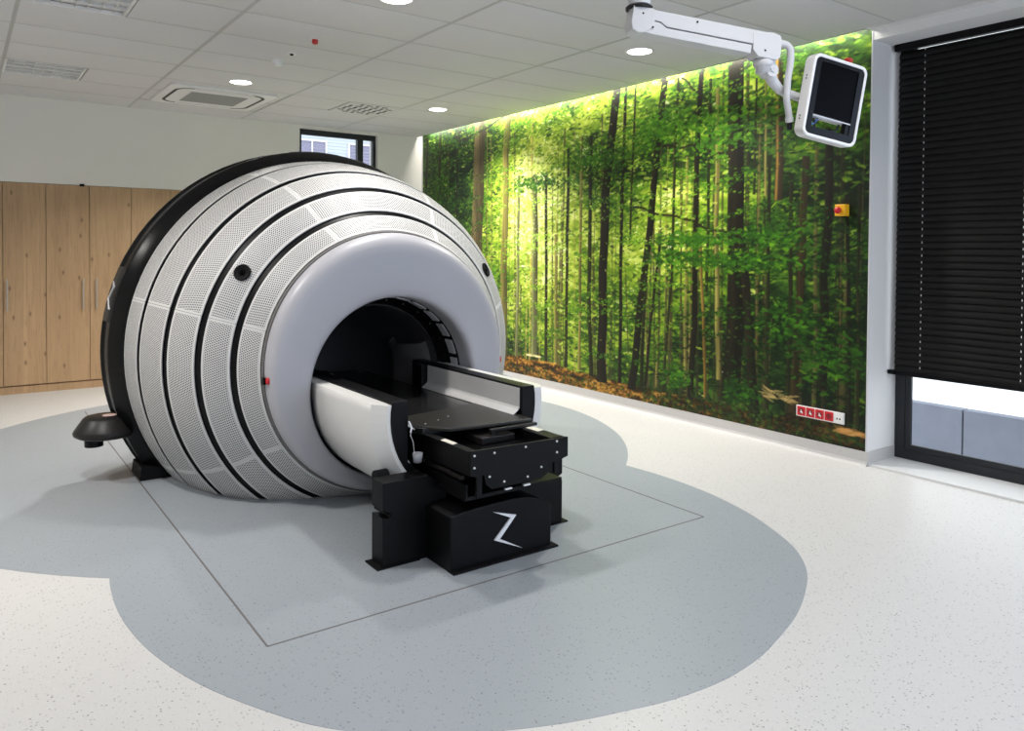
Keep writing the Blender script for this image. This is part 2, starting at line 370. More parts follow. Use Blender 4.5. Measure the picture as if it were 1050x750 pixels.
        trunk(pts, w, cols[k], (.62, .47, .20) if k in 'oO' else None, .4)
    def twig(pts, w):
        for a, b in zip(pts, pts[1:]):
            n = int(abs(b[0] - a[0]) * 60) + 2
            for i in range(n):
                f = i / n; dab(a[0] + (b[0] - a[0]) * f, a[1] + (b[1] - a[1]) * f + .012 * math.sin(f * 9), .014, w, (.12, .11, .06), .85, math.atan2(b[1] - a[1], b[0] - a[0]))
    for b in ([(4.41, 2.45), (4.81, 2.41), (5.17, 2.29)], [(4.05, 1.92), (4.65, 1.79), (5.18, 1.64)], [(1.98, 3.07), (1.14, 2.9), (.48, 2.85)], [(4.63, 3.03), (4.88, 2.82), (5.01, 2.63)]): twig(b, .012)
    # layered beech sprays in front of the trunks
    for i in range(320):
        s = rng.rand() * MURAL_L; z = .45 + 2.6 * rng.rand() ** .85; l = lum(s, z); ln = .08 + .22 * rng.rand(); sl = rng.randn() * .14
        for j in range(int(ln * 110)):
            f = rng.randn() * .5; t = l * .75 + .08 + rng.randn() * .13
            c = ramp(np.array(t)) * np.array([.88, 1.02, .80])
            dab(s + f * ln, z + sl * f * ln + rng.randn() * .020, .008 + .016 * rng.rand(), .004 + .006 * rng.rand(), np.clip(c, 0, 1), .8, sl + rng.randn() * .3)
    # wide sprays that cross the trunks
    for s, z, ln, h, t0, n in ((4.35, 2.62, .34, .16, .50, 420), (3.5, 2.42, .45, .10, .40, 260), (2.6, 2.25, .5, .08, .42, 220), (4.75, 1.60, .42, .06, .40, 240), (5.55, 1.62, .35, .08, .36, 240), (5.35, 1.42, .45, .07, .34, 260),
                               (4.6, 1.45, .35, .10, .40, 240), (1.5, 1.2, .4, .10, .48, 160), (.5, 2.2, .5, .3, .34, 320), (5.28, .35, .16, .10, .26, 200), (4.62, .38, .16, .10, .34, 120), (5.9, 2.6, .4, .25, .42, 320), (5.05, 2.55, .3, .2, .48, 260), (6.1, .75, .3, .25, .3, 260), (5.7, .95, .3, .2, .32, 220)):
        for j in range(n):
            dab(s + rng.randn() * ln * .55, z + rng.randn() * h * .55, .012 + .025 * rng.rand(), .006 + .01 * rng.rand(), np.clip(ramp(np.array(t0 + rng.randn() * .12)) * np.array([.84, 1.03, .75]), 0, 1), .8, rng.randn() * .35)
    # sparkling leaves in the clearing and stray bright ones everywhere
    for i in range(1100):
        if rng.rand() < .4: s = 2.55 + rng.randn() * .45; z = 1.9 + rng.randn() * .45; t = .9 + .35 * rng.rand()
        else: s = rng.rand() * MURAL_L; z = .4 + rng.rand() * 2.6; t = lum(s, z) + .25 + .2 * rng.rand()
        if 1.2 < s < 1.56 or 1.86 < s < 2.06: continue
        dab(s, z, .007 + .014 * rng.rand(), .004 + .006 * rng.rand(), ramp(np.array(t)), .55, rng.randn() * .4)
    for i in range(500):
        s = 4.2 + 2.2 * rng.rand(); z = .11 + .16 * rng.rand() ** 1.4
        dab(s, z, .010 + .02 * rng.rand(), .005 + .01 * rng.rand(), ramp(np.array(.22 + rng.randn() * .12)), .6, rng.randn() * .8)
    for i in range(160):
        s = 1.9 + 2.2 * rng.rand(); z = .11 + .10 * rng.rand()
        dab(s, z, .010 + .02 * rng.rand(), .005 + .01 * rng.rand(), ramp(np.array(.3 + rng.randn() * .12)), .4, rng.randn() * .8)
    # pale split logs lying on the ground, and the sunlit patch on the right
    for i in range(14): dab(5.50 + .28 * rng.rand(), .33 + .09 * rng.rand(), .06 + .04 * rng.rand(), .007, (.80, .68, .42), .6, -.12 + rng.randn() * .22)
    for i in range(26): dab(6.15 + .2 * rng.rand(), .20 + .035 * rng.rand(), .05, .008, (.80, .58, .32), .5, rng.randn() * .2)
    for i in range(12): dab(2.42 + .2 * rng.rand(), .33 + .015 * rng.rand(), .05, .008, (.90, .85, .62), .8, .05)
    return np.clip(img, 0, 1)
# ---------------- room shell ----------------
XL, XR, YB, YF, H = -2.6, 5.18, 9.30, -2.9, 3.05
CX = 2.17
fl = struct(build('floor', MB().box(XL - .2, XR + .40, YF - .2, YB + .65, -.10, 0), M['floor_vinyl']))
# darker vinyl shape: two overlapping discs welded flush into the floor
def inlay_outline():
    half = [(0, 1.715), (.22, 1.735), (.40, 1.780), (.62, 1.850), (.84, 1.952), (1.06, 2.085), (1.245, 2.265), (1.37, 2.46), (1.503, 2.74), (1.592, 3.04), (1.632, 3.30), (1.643, 3.52), (1.635, 3.72), (1.620, 3.868)]
    K = [(-half[1][0], half[1][1])] + half + [(1.590, 4.05)]; rt = []
    for i in range(1, len(K) - 2):
        for k in range(6):
            t = k / 6; rt.append(tuple(.5 * (2 * b + (c - a) * t + (2 * a - 5 * b + 4 * c - d) * t * t + (3 * b - a - 3 * c + d) * t ** 3) for a, b, c, d in zip(K[i - 1], K[i], K[i + 1], K[i + 2])))
    rt.append(half[-1])
    pts = [(CX - x, y) for x, y in reversed(rt)] + [(CX + x, y) for x, y in rt[1:]]
    b = (CX, 5.85, 2.56); s0 = math.atan2(3.868 - b[1], 1.620); s1 = math.atan2(3.868 - b[1], -1.620) + 2 * math.pi
    return pts + [(b[0] + b[2] * math.cos(s0 + (s1 - s0) * k / 110), b[1] + b[2] * math.sin(s0 + (s1 - s0) * k / 110)) for k in range(1, 110)]
build('floor_inlay', MB().prism(inlay_outline(), -.002, .0012, 'z'), M['inlay_vinyl'], fl)
j = MB(); x0, x1, y0, y1 = .938, 3.414, 2.857, 7.95
for (a, b, c, d) in ((x0, x1, y0 - .004, y0 + .004), (x0 - .004, x0 + .004, y0, y1), (x1 - .004, x1 + .004, y0, y1)):
    build('joint_strip', MB().box(a, b, c, d, .001, .0022), M['grey_line'], fl)

struct(build('wall_back', MB().box(XL - .2, 3.175, YB, YB + .6, 2.168, H + .1), M['wall_paint']))
struct(build('wall_back', MB().box(XL - .2, -.038, YB, YB + .6, 0, 2.168), M['wall_paint']))
wall_back = struct(build('wall_back', MB().box(3.175, 3.455, YB, YB + .25, 0, H + .1).box(4.515, XR + .4, YB, YB + .25, 0, H + .1)
                         .box(3.455, 4.515, YB, YB + .25, 0, 1.9).box(3.455, 4.515, YB, YB + .25, 3.012, H + .1), M['wall_paint']))
wall_right = struct(build('wall_right', MB().box(XR, XR + .40, 2.89, YB, 0, H + .15).box(XR, XR + .40, .55, 2.89, 2.985, H + .12).box(XR, XR + .40, YF - .2, -2.4, 0, H + .12)
                          .box(XR, XR + .40, .25, .55, 0, H + .12).box(XR, XR + .40, -2.4, .25, 0, .6).box(XR, XR + .40, -2.4, .25, 2.9, H + .12), M['wall_paint_bluish']))
struct(build('wall_left', MB().box(XL - .2, XL, YF, YB, 0, H + .1), M['wall_paint']))
struct(build('wall_front', MB().box(XL - .2, -.3, YF - .2, YF, 0, H + .1).box(4.7, XR, YF - .2, YF, 0, H + .1).box(-.3, 4.7, YF - .2, YF, 0, .7).box(-.3, 4.7, YF - .2, YF, 2.8, H + .1), M['wall_paint']))
# coved vinyl skirting
cove = lambda s, X: [(X, .0), (X - s * .03, .0), (X - s * .012, .012), (X - s * .006, .03), (X - s * .006, .0995), (X, .0995)]
struct(build('baseboard_right', MB().prism(cove(1, XR), 2.884, YB, 'y').box(XR, XR + .37, 2.884, 2.89, .012, .0995), M['baseboard_vinyl']))
struct(build('baseboard_back', MB().box(3.175, XR - .006, YB - .006, YB, .0, .0995), M['baseboard_vinyl']))
struct(build('trim_1', MB().box(XR + .005, XR + .37, .55, 2.884, 0, .014), M['baseboard_vinyl']))   # shallow window step
M['trim_white'] = mat('trim_white', (.66, .66, .65), .5, noise=(40, .03)); bpy.data.objects['trim_1'].data.materials[0] = M['trim_white']

# ceiling: every board and every rail is its own piece
ceil = struct(build('ceiling', MB().box(XL - .2, XR - .10, YF - .2, YB, H + .03, H + .1).box(XR - .10, XR, 2.89, YB, H + .1, H + .15), M['ceiling_rail']))
GX = [.318 + 1.2105 * k for k in range(-3, 4)]; GY = [5.117 + .605 * k for k in range(-14, 8)]
XE = XR - .085                                         # boards stop short of the picture wall: lighting gap
fixt = {(0, 0), (0, 4), (2, 4)}                        # (column from x=.318, row from y=5.117) holding a half-width fitting
tile_meshes = {}
def tile(xa, xb, ya, yb):
    key = (round(xb - xa, 3), round(yb - ya, 3))
    if key not in tile_meshes:
        o = build('ceiling_tile', MB().box(0, key[0], 0, key[1], 0, .018), M['ceiling_tile'], bevel=.003); tile_meshes[key] = o.data
        o.modifiers.clear()
    else: o = bpy.data.objects.new('ceiling_tile', tile_meshes[key]); COL.objects.link(o)
    o.parent = ceil; o.location = (xa, ya, H)
gxs = [XL] + [x for x in GX if x > XL + .05] + [XE]; gys = [YF] + [y for y in GY if y > YF + .05 and y < YB - .05] + [YB]
for i in range(len(gxs) - 1):
    for k in range(len(gys) - 1):
        xa, xb, ya, yb = gxs[i] + .008, gxs[i + 1] - .008, gys[k] + .004, gys[k + 1] - .004
        ci = round((gxs[i] - .318) / 1.2105); ri = round((gys[k] - 5.117) / .605)
        if gys[k] >= YB - 1: yb = gys[k + 1]
        if (ci, ri) in fixt and gxs[i] > XL:
            tile(xa, gxs[i] + .602, ya, yb) if ci == 2 else tile(gxs[i] + .612, xb, ya, yb)
            continue
        if ci == 1 and ri in (4, 5): continue          # air conditioner opening
        tile(xa, xb, ya, yb)
for x in GX:
    if x > XL: build('ceiling_rail', MB().box(x - .012, x + .012, YF, YB, H - .002, H + .006), M['ceiling_rail'], ceil)
for y in GY:
    if YF < y < YB: build('ceiling_rail', MB().box(XL, XE, y - .006, y + .006, H - .001, H + .006), M['ceiling_rail'], ceil)
build('ceiling_margin', MB().box(XE, XR, YF, 2.89, H - .002, H + .02), M['ceiling_tile'], ceil)
build('ceiling_edge', MB().box(XE, XE + .012, 2.89, YB, H - .004, H + .03), M['ceiling_rail'], ceil)

# ---------------- tall window on the right ----------------
w1 = struct(bpy.data.objects.new('window_1', None)); COL.objects.link(w1); w1.location = (5.58, 1.72, .014); ORG['window_1'] = Vector(w1.location)
FX0, FX1 = 5.545, 5.575
fr = MB()
for (a, b, c, d) in ((2.815, 2.884, .015, 2.985), (.55, .62, .015, 2.985), (.62, 2.815, .015, .080), (.62, 2.815, 2.978, 2.985)): fr.box(FX0, FX1, a, b, c, d)
build('window_frame', fr, M['charcoal_frame'], w1)
fr = MB()
for (a, b, c, d) in ((2.775, 2.815, .08, 2.978), (.62, .66, .08, 2.978), (.66, 2.775, .08, .122), (.66, 2.775, 2.966, 2.978)): fr.box(FX0 + .006, FX1, a, b, c, d)
build('window_sash', fr, M['charcoal_frame'], w1)
build('pane', MB().box(FX0 + .016, FX0 + .022, .66, 2.775, .122, 2.966), M['pane_glass'], w1)

bl = thing('window_blind', (5.45, 1.75, 2.95), 'black venetian blind lowered over the tall window beside the forest picture', 'blind')
build('headrail', MB().box(5.42, 5.475, .58, 2.868, 2.935, 2.985), M['black_satin'], bl, bevel=.003)
SL0, SL1, NS = 2.903, .690, 49
sl_mesh = None
for k in range(NS):
    z = SL0 + (SL1 - SL0) * k / (NS - 1)
    if sl_mesh is None:
        cr = [(-.029, -.001), (-.014, .0022), (0, .0034), (.014, .0022), (.029, -.001), (.029, -.0018), (0, .0022), (-.029, -.0018)]
        o = build('slat', MB().prism(cr, .60, 2.842, 'y', smooth=False), M['blind_black']); sl_mesh = o.data
        for v in sl_mesh.vertices: v.co.y -= 1.75
    else: o = bpy.data.objects.new('slat', sl_mesh); COL.objects.link(o)
    o.parent = bl; o.location = (0, 0, z - 2.95); o.rotation_euler = (0, R(-71), 0)
build('bottom_rail', MB().box(5.428, 5.478, .59, 2.885, .632, .662), M['black_satin'], bl, bevel=.003)
for yc in (2.655, 2.03, 1.40, .78):
    d = MB()
    for k in range(NS):
        z = SL0 + (SL1 - SL0) * k / (NS - 1)
        d.box(5.426, 5.4285, yc - .0018, yc + .0018, z + .004, z + .018)
    build('ladder_cord', d, M['white_enamel'], bl)['kind'] = 'stuff'
# outdoors seen under the blind
pw = thing('parapet_wall', (7.06, 2.0, -.9), 'low grey concrete slab parapet outside, seen under the black blind', 'wall')
yj = 3.055
for k in range(-3, 4): build('slab', MB().box(7.0, 7.12, yj + 1.05 * k + .006, yj + 1.05 * (k + 1) - .006, -.9, .155), M['concrete'], pw, bevel=.006)
struct(build('ground_outside', MB().box(5.62, 60, -30, 60, -1.0, -.9).box(-40, 5.62, 9.98, 60, -1.0, -.9), M['outdoor_ground']))

# ---------------- small high window in the back wall ----------------
w2 = struct(bpy.data.objects.new('window_2', None)); COL.objects.link(w2); w2.location = (3.985, 9.38, 1.9); ORG['window_2'] = Vector(w2.location)
fr = MB()
for (a, b, c, d) in ((3.455, 3.50, 1.9, 3.012), (4.475, 4.515, 1.9, 3.012), (3.50, 4.475, 2.945, 3.012), (3.50, 4.475, 1.9, 1.95), (4.255, 4.335, 1.95, 2.945)): fr.box(a, b, 9.36, 9.42, c, d)
build('window_frame', fr, M['charcoal_frame'], w2)
build('pane', MB().box(3.50, 4.255, 9.388, 9.394, 1.95, 2.945), M['pane_glass'], w2)
build('pane', MB().box(4.335, 4.475, 9.388, 9.394, 1.95, 2.945), M['pane_glass'], w2)
b2 = thing('window_blind', (3.985, 9.46, 2.99), 'pale slatted blind behind the small high window above the machine', 'blind')
build('headrail', MB().box(3.47, 4.50, 9.44, 9.48, 2.955, 3.005), M['charcoal_frame'], b2)
slm = None
for k in range(24):
    if slm is None:
        o = build('slat', MB().box(-.50, .50, -.018, .018, -.001, .001), M['blind_pale']); slm = o.data
    else: o = bpy.data.objects.new('slat', slm); COL.objects.link(o)
    o.parent = b2; o.location = (0, 0, -.065 - .042 * k); o.rotation_euler = (R(12), 0, 0)
hb = thing('building', (9, 24, -.9), 'pale blue-grey building outside with dark windows, seen through the small high window', 'building')
build('facade_wall', MB().box(2, 16, 24, 30, -.9, 9), M['facade'], hb)
for kx in range(7):
    for kz in range(3):
        X = 3.6 + 1.75 * kx; Z = .4 + 2.9 * kz
        wdw = build('window', MB().box(X, X + .9, 23.95, 24.02, Z, Z + 1.7), M['facade_glass'], hb)
        build('window_bars', MB().box(X - .05, X, 23.90, 24.0, Z - .05, Z + 1.75).box(X + .9, X + .95, 23.90, 24.0, Z - .05, Z + 1.75).box(X, X + .9, 23.90, 24.0, Z + 1.7, Z + 1.75).box(X, X + .9, 23.90, 24.0, Z - .05, Z).box(X + .43, X + .47, 23.90, 24.0, Z, Z + 1.7), M['white_enamel'], wdw)
# ---------------- spherical machine ----------------
ZC = .818
GC = (CX, 0, ZC)
knots = [(4.275, .797), (4.413, .916), (4.561, 1.073), (4.792, 1.201), (5.099, 1.286), (5.362, 1.320)]
def catmull(p0, p1, p2, p3, t):
    return tuple(.5 * ((2 * b) + (-a + c) * t + (2 * a - 5 * b + 4 * c - d) * t * t + (-a + 3 * b - 3 * c + d) * t ** 3) for a, b, c, d in zip(p0, p1, p2, p3))
def prof_pts():
    K = [(4.15, .65)] + knots + [(5.62, 1.34)]; out = []
    for i in range(1, len(K) - 2):
        for k in range(20): out.append(catmull(K[i - 1], K[i], K[i + 1], K[i + 2], k / 20))
    return out + [knots[-1]]
PP = np.array(prof_pts()); AL = np.r_[0, np.cumsum(np.hypot(*np.diff(PP, axis=0).T))]
def at_arc(s): return np.interp(s, AL, PP[:, 0]), np.interp(s, AL, PP[:, 1])
def arc_of(Y): return float(np.interp(Y, PP[:, 0], AL))
gan = thing('radiosurgery_machine', (CX, 5.0, 0), 'large spherical radiosurgery machine with perforated white shell and black rear rim', 'machine')
def ysurf(prof, n=96, a0=0.0, a1=None, closed=False, mb=None):      # prof: (Y, r)
    return (mb or MB()).lathe([(r, y) for y, r in prof], GC, 'y', n, a0, a1, True, closed)
# dark structure that shows in the joints
inner = [(y + .007, r - .010) for y, r in PP[::5]]
build('inner_shell', ysurf(inner), M['black_satin'], gan, cut=.002)
gaps = [(arc_of(y), w) for y, w in zip((4.413, 4.561, 4.792, 5.099), (.046, .050, .052, .044))]
bands = []
s0 = .012
for g_, w in gaps: bands.append((s0, g_ - w / 2)); s0 = g_ + w / 2
bands.append((s0, AL[-1] - .002))
def shell_panel(sa, sb, a0, a1, solid=False):
    nu, nv = max(4, int((a1 - a0) / R(3))), 4
    me = bpy.data.meshes.new('shell_panel'); vs = []; uv = []; rm = []; hgt = sb - sa
    for jv in range(nv + 1):
        s_ = sa + hgt * jv / nv; Y, r = at_arc(s_); Y2, r2 = at_arc(s_ + .004); dy, dr = Y2 - Y, r2 - r; L_ = math.hypot(dy, dr)
        bulge = .003 * math.sin(math.pi * jv / nv); Yb, rb = Y - bulge * dr / L_, r + bulge * dy / L_
        for iu in range(nu + 1):
            a = a0 + (a1 - a0) * iu / nu
            vs.append((rb * math.cos(a), Yb - 5.0, ZC + rb * math.sin(a))); ur = (a - a0) * r; ul = (a1 - a) * r
            uv.append((ur, s_ - sa)); rm.append((ul, sb - s_))
    fs = [(jv * (nu + 1) + iu, jv * (nu + 1) + iu + 1, (jv + 1) * (nu + 1) + iu + 1, (jv + 1) * (nu + 1) + iu) for jv in range(nv) for iu in range(nu)]
    # folded edge
    rim = [iu for iu in range(nu + 1)] + [jv * (nu + 1) + nu for jv in range(1, nv + 1)] + [nv * (nu + 1) + iu for iu in range(nu - 1, -1, -1)] + [jv * (nu + 1) for jv in range(nv - 1, 0, -1)]
    o_ = len(vs)
    for i in rim:
        x, y, z = vs[i]; r = math.hypot(x, z - ZC); k = (r - .006) / r
        vs.append((x * k, y + .004, ZC + (z - ZC) * k)); uv.append((0, 0)); rm.append((0, 0))
    n = len(rim); o2 = len(vs)
    for i in rim: vs.append(vs[i]); uv.append((0, 0)); rm.append((0, 0))
    fs2 = [(o2 + i, o2 + (i + 1) % n, o_ + (i + 1) % n, o_ + i) for i in range(n)]
    me.from_pydata(vs, [], fs + fs2)
    l1 = me.uv_layers.new(name='metres'); l2 = me.uv_layers.new(name='rest')
    for lp in me.loops: l1.data[lp.index].uv = uv[lp.vertex_index]; l2.data[lp.index].uv = rm[lp.vertex_index]
    for p in me.polygons: p.use_smooth = p.index < len(fs)
    bm = bmesh.new(); bm.from_mesh(me)
    bmesh.ops.bisect_plane(bm, geom=bm.verts[:] + bm.edges[:] + bm.faces[:], plane_co=(0, 0, .002), plane_no=(0, 0, 1), clear_inner=True)
    ne = len(bm.verts)
    for f in bm.faces:
        c_ = f.calc_center_median()
        if f.smooth and f.normal.dot(Vector((c_.x, -.3, c_.z - ZC))) < 0: f.normal_flip()
    bm.to_mesh(me); bm.free()
    if ne == 0: bpy.data.meshes.remove(me); return None
    me.materials.append(M['perforated_sheet'])
    o = bpy.data.objects.new('shell_panel', me); COL.objects.link(o); o.parent = gan; ORG[o.name] = Vector((CX, 5.0, 0)); return o
SEAMS = [17, 66, 115, 164, 213, 262, 319.5, 377]
for sa, sb in bands:
    for a, b in zip(SEAMS, SEAMS[1:]): shell_panel(sa, sb, R(a + .05), R(b - .05))
# bezel around the opening
def bezel_ring(t, Y, grow=0.0):
    z = ZC + (.668 - ZC) * t; r = .790 + (.544 - .790) * t + grow; n = 96
    return [(CX + r * math.cos(2 * math.pi * k / n), Y, z + r * math.sin(2 * math.pi * k / n)) for k in range(n)]
bz = [(0, 4.30, -.012), (0, 4.268, 0), (.010, 4.243, 0), (.035, 4.220, 0), (.075, 4.200, 0), (.13, 4.185, 0), (.20, 4.176, 0), (.32, 4.171, 0), (.60, 4.170, 0), (.85, 4.172, 0), (.93, 4.178, 0), (.975, 4.190, 0), (.995, 4.21, 0), (1.0, 4.24, 0), (1.0, 4.34, 0)]
vs = [v for q in bz for v in bezel_ring(*q)]; n = 96
fs = [(i * n + k, i * n + (k + 1) % n, (i + 1) * n + (k + 1) % n, (i + 1) * n + k) for i in range(len(bz) - 1) for k in range(n)]
build('front_bezel', MB().add(vs, fs, True), M['bezel_grey'], gan, cut=.004)
build('bezel_gasket', ysurf([(4.262, .786), (4.258, .7925), (4.268, .802), (4.285, .798)]), M['grey_line'], gan, cut=.004)
# opening: liner, lit ring of plates, inner drum
BC = (CX, 0, .668)
build('bore_liner', MB().lathe([(.544, 4.335), (.541, 4.47), (.50, 4.475), (.497, 4.53), (.475, 4.53)], BC, 'y', 72), M['black_gloss'], gan, cut=.03)
for k in range(26):
    a = 2 * math.pi * (k + .5) / 26
    if .668 + .53 * math.sin(a) < .45: continue
    p = build('ring_plate', MB().lathe([(.5405, 4.355), (.5405, 4.435), (.534, 4.435), (.534, 4.355)], BC, 'y', 5, a - .092, a + .092, False, True), M['ring_silver'], gan)
    build('ring_bolt', MB().cyl((CX + .515 * math.cos(a + .12), 0, .668 + .515 * math.sin(a + .12)), .007, 4.462, 4.472, 'y', 10), M['dark_grey_satin'], gan)
build('treatment_bore', MB().lathe([(.475, 4.53), (.472, 5.2), (.43, 5.55), (.28, 5.8), (.001, 5.88)], BC, 'y', 72), M['bore_grey'], gan, cut=.2)
build('bore_lit_collar', MB().lathe([(.474, 4.60), (.435, 4.63), (.37, 4.95), (.38, 5.0), (.46, 5.05)], BC, 'y', 72, R(-25), R(26)), M['lit_collar_grey'], gan)  # partial collar, its pale grey imitates light on the right bore wall
# black rear rim
rim = [(5.350, 1.305), (5.362, 1.321), (5.40, 1.358), (5.440, 1.386), (5.452, 1.395), (5.462, 1.400), (5.474, 1.401), (5.488, 1.392), (5.56, 1.396), (5.655, 1.396), (5.665, 1.411), (5.695, 1.411), (5.735, 1.372)]
build('rear_rim', ysurf(rim), M['black_gloss'], gan, cut=.002)
build('rear_dome', ysurf([(5.735, 1.370), (5.88, 1.28), (6.10, 1.06), (6.28, .75), (6.36, .40), (6.38, .001)]), M['black_satin'], gan, cut=.002)
for a0, a1 in ((156.5, 171.5), (8.5, 23.5), (83, 97)):
    pad = build('rim_pad', ysurf([(5.476, 1.399), (5.484, 1.4055), (5.56, 1.412), (5.64, 1.412), (5.664, 1.411), (5.664, 1.393)], 16, R(a0), R(a1)), M['dark_grey_satin'], gan)
# lightning-shaped Z emblem: outline in (across, up), unit height
ZEM = [(.0, 1.0), (.77, .83), (.20, .36), (1.0, .0), (.03, .35), (.58, .785)]
zem = [(0.0, 1.0), (.771, .82), (.217, .351), (1.0, .0), (.034, .351), (.583, .782)]
def emblem_on_rim(ac, flip):
    mb = MB(); pts = []
    for u, v in zem:
        a = R(ac) + (v - .5) * R(7.4) * (-1 if flip else 1); Y = 5.640 - u * .135
        rr = 1.4190
        pts.append((CX + rr * math.cos(a), Y, ZC + rr * math.sin(a), a))
    n_ = len(pts); top = [p[:3] for p in pts]; bot = [(p[0] - .016 * math.cos(p[3]), p[1], p[2] - .012 * math.sin(p[3])) for p in pts]
    mb.add(top + bot, [(0, 1, 5), (1, 4, 5), (1, 2, 4), (2, 3, 4)] + [(i, (i + 1) % n_, n_ + (i + 1) % n_, n_ + i) for i in range(n_)])
    return mb
build('rim_emblem', emblem_on_rim(164.5, True), M['silver_paint'], gan)
build('rim_emblem', emblem_on_rim(15.5, False), M['silver_paint'], gan)
# round ports, red indicator lamps, knob
for a in (147, 33):
    rr, yy = 1.003, 4.487; nrm = Vector((math.cos(R(a)) * .70, -.71, math.sin(R(a)) * .70)).normalized()
    q = nrm.to_track_quat('Z', 'Y').to_matrix().to_4x4(); q.translation = Vector((CX + rr * math.cos(R(a)), yy, ZC + rr * math.sin(R(a))))
    mb = MB().lathe([(.050, -.02), (.050, .008), (.047, .012), (.042, .012), (.036, .004), (.0005, .003)], (0, 0, 0), 'z', 28); mb.v = [q @ Vector(v) for v in mb.v]
    p = build('camera_port', mb, M['black_matte'], gan)
    mb = MB().lathe([(.020, .002), (.018, .008), (.0005, .011)], (0, 0, 0), 'z', 20); mb.v = [q @ Vector(v) for v in mb.v]
    build('lens', mb, M['screen_glass'], p)
for a in (184.5, -4.5):
    c, s_ = math.cos(R(a)), math.sin(R(a)); x, z = CX + .782 * c, ZC + .782 * s_
    mb = MB().lathe([(.0005, -.018), (.010, -.017), (.014, -.008), (.014, .012), (.010, .02), (.0005, .021)], (x, 4.222, z + .012), 'z', 14)
    p = build('indicator_lamp', mb, M['red_plastic'], gan)
    build('lamp_socket', MB().box(x + c * .012 - .012, x + c * .012 + .012, 4.235, 4.262, z - .008, z + .03), M['black_satin'], p)
build('side_knob', MB().lathe([(.0005, -.03), (.03, -.03), (.034, -.02), (.034, .02), (.026, .032), (.0005, .034)], (CX + 1.115, 4.60, .555), 'z', 20), M['white_plastic'], gan)
# low side pod hung on the rim, and floor feet
px_, py_ = .775, 5.56
pod = build('side_pod', MB().lathe([(.0005, .285), (.165, .285), (.188, .300), (.192, .318), (.182, .335), (.135, .402), (.120, .413), (.0005, .415)], (px_, py_, 0), 'z', 40).box(px_, CX - 1.30, py_ - .10, py_ + .10, .30, .40), M['dark_grey_satin'], gan)
build('pod_stub', MB().cyl((px_ - .07, py_, 0), .055, .225, .286), M['black_satin'], pod)
build('pod_sticker', MB().cyl((px_ + .02, py_ - .005, 0), .042,   .4155, .417), mat('sticker_pink', (.72, .50, .45), .5, noise=(90, .3)), pod)
for s_ in (1, -1):
    build('floor_foot', MB().prism([(CX - s_ * 1.23, .0), (CX - s_ * 1.03, .0), (CX - s_ * 1.00, .075), (CX - s_ * 1.22, .085)], 5.37, 5.66, 'y'), M['black_matte'], gan, bevel=.006)
# ---------------- patient couch ----------------
KX = 2.155
cou = thing('patient_couch', (KX, 3.6, 0), 'black patient couch on a floor pedestal with curved white side shrouds', 'couch')
def arc(r, a0, a1, n, zc=.668, X0=None):
    X0 = KX if X0 is None else X0
    return [(X0 + r * math.cos(R(a0 + (a1 - a0) * k / n)), zc + r * math.sin(R(a0 + (a1 - a0) * k / n))) for k in range(n + 1)]
# white trough: outer curve, tapering at its front end
def trough(secs):
    n_ = len(secs[0][1]); vs = [(p[0], y, p[1]) for y, s in secs for p in s]
    fs = [(i * n_ + k, i * n_ + (k + 1) % n_, (i + 1) * n_ + (k + 1) % n_, (i + 1) * n_ + k) for i in range(len(secs) - 1) for k in range(n_)]
    return vs, fs + [tuple(range(n_)), tuple(range(len(secs) * n_ - 1, (len(secs) - 1) * n_ - 1, -1))]
def white_sec(ro, ri): 
    ao = math.degrees(math.asin((.738 - .668) / ro)); ai = math.degrees(math.asin((.742 - .668) / ri))
    return arc(ro, 180 - ao, 360 + ao, 40, X0=2.172) + arc(ri, 360 + ai, 180 - ai, 40, X0=2.172)
mb = MB(); vs, fs = trough([(4.62, white_sec(.530, .42)), (3.455, white_sec(.530, .42)), (3.375, white_sec(.478, .42))]); mb.add(vs, fs)
for i, f in enumerate(mb.f): mb.smooth[i] = False
sh = build('white_shroud', mb, M['shroud_white'], cou)
for p in sh.data.polygons[:40]: p.use_smooth = True
def black_sec():
    a = math.degrees(math.asin((.756 - .668) / .444))
    return arc(.444, 180 - a, 360 + a, 32) + [(KX + .350, .756), (KX + .350, .45), (KX + .25, .36), (KX - .25, .36), (KX - .350, .45), (KX - .350, .756)]
mb = MB(); vs, fs = trough([(4.62, black_sec()), (3.366, black_sec())]); mb.add(vs, fs)
build('inner_trough', mb, M['black_satin'], cou, bevel=.006)
for s_ in (1, -1):
    X = KX + s_ * .349
    mb = MB().prism([(X, .745), (X - s_ * .004, .745), (X - s_ * .004, .640), (X - s_ * .012, .628), (X - s_ * .045, .604), (X - s_ * .045, .600), (X - s_ * .010, .622), (X, .634)], 3.385, 4.40, 'y')
    build('side_rail', mb, M['steel'], cou)
    build('rail_stop', MB().box(min(X, X - s_ * .045), max(X, X - s_ * .045), 4.41, 4.52, .60, .75), M['black_satin'], cou, bevel=.004)
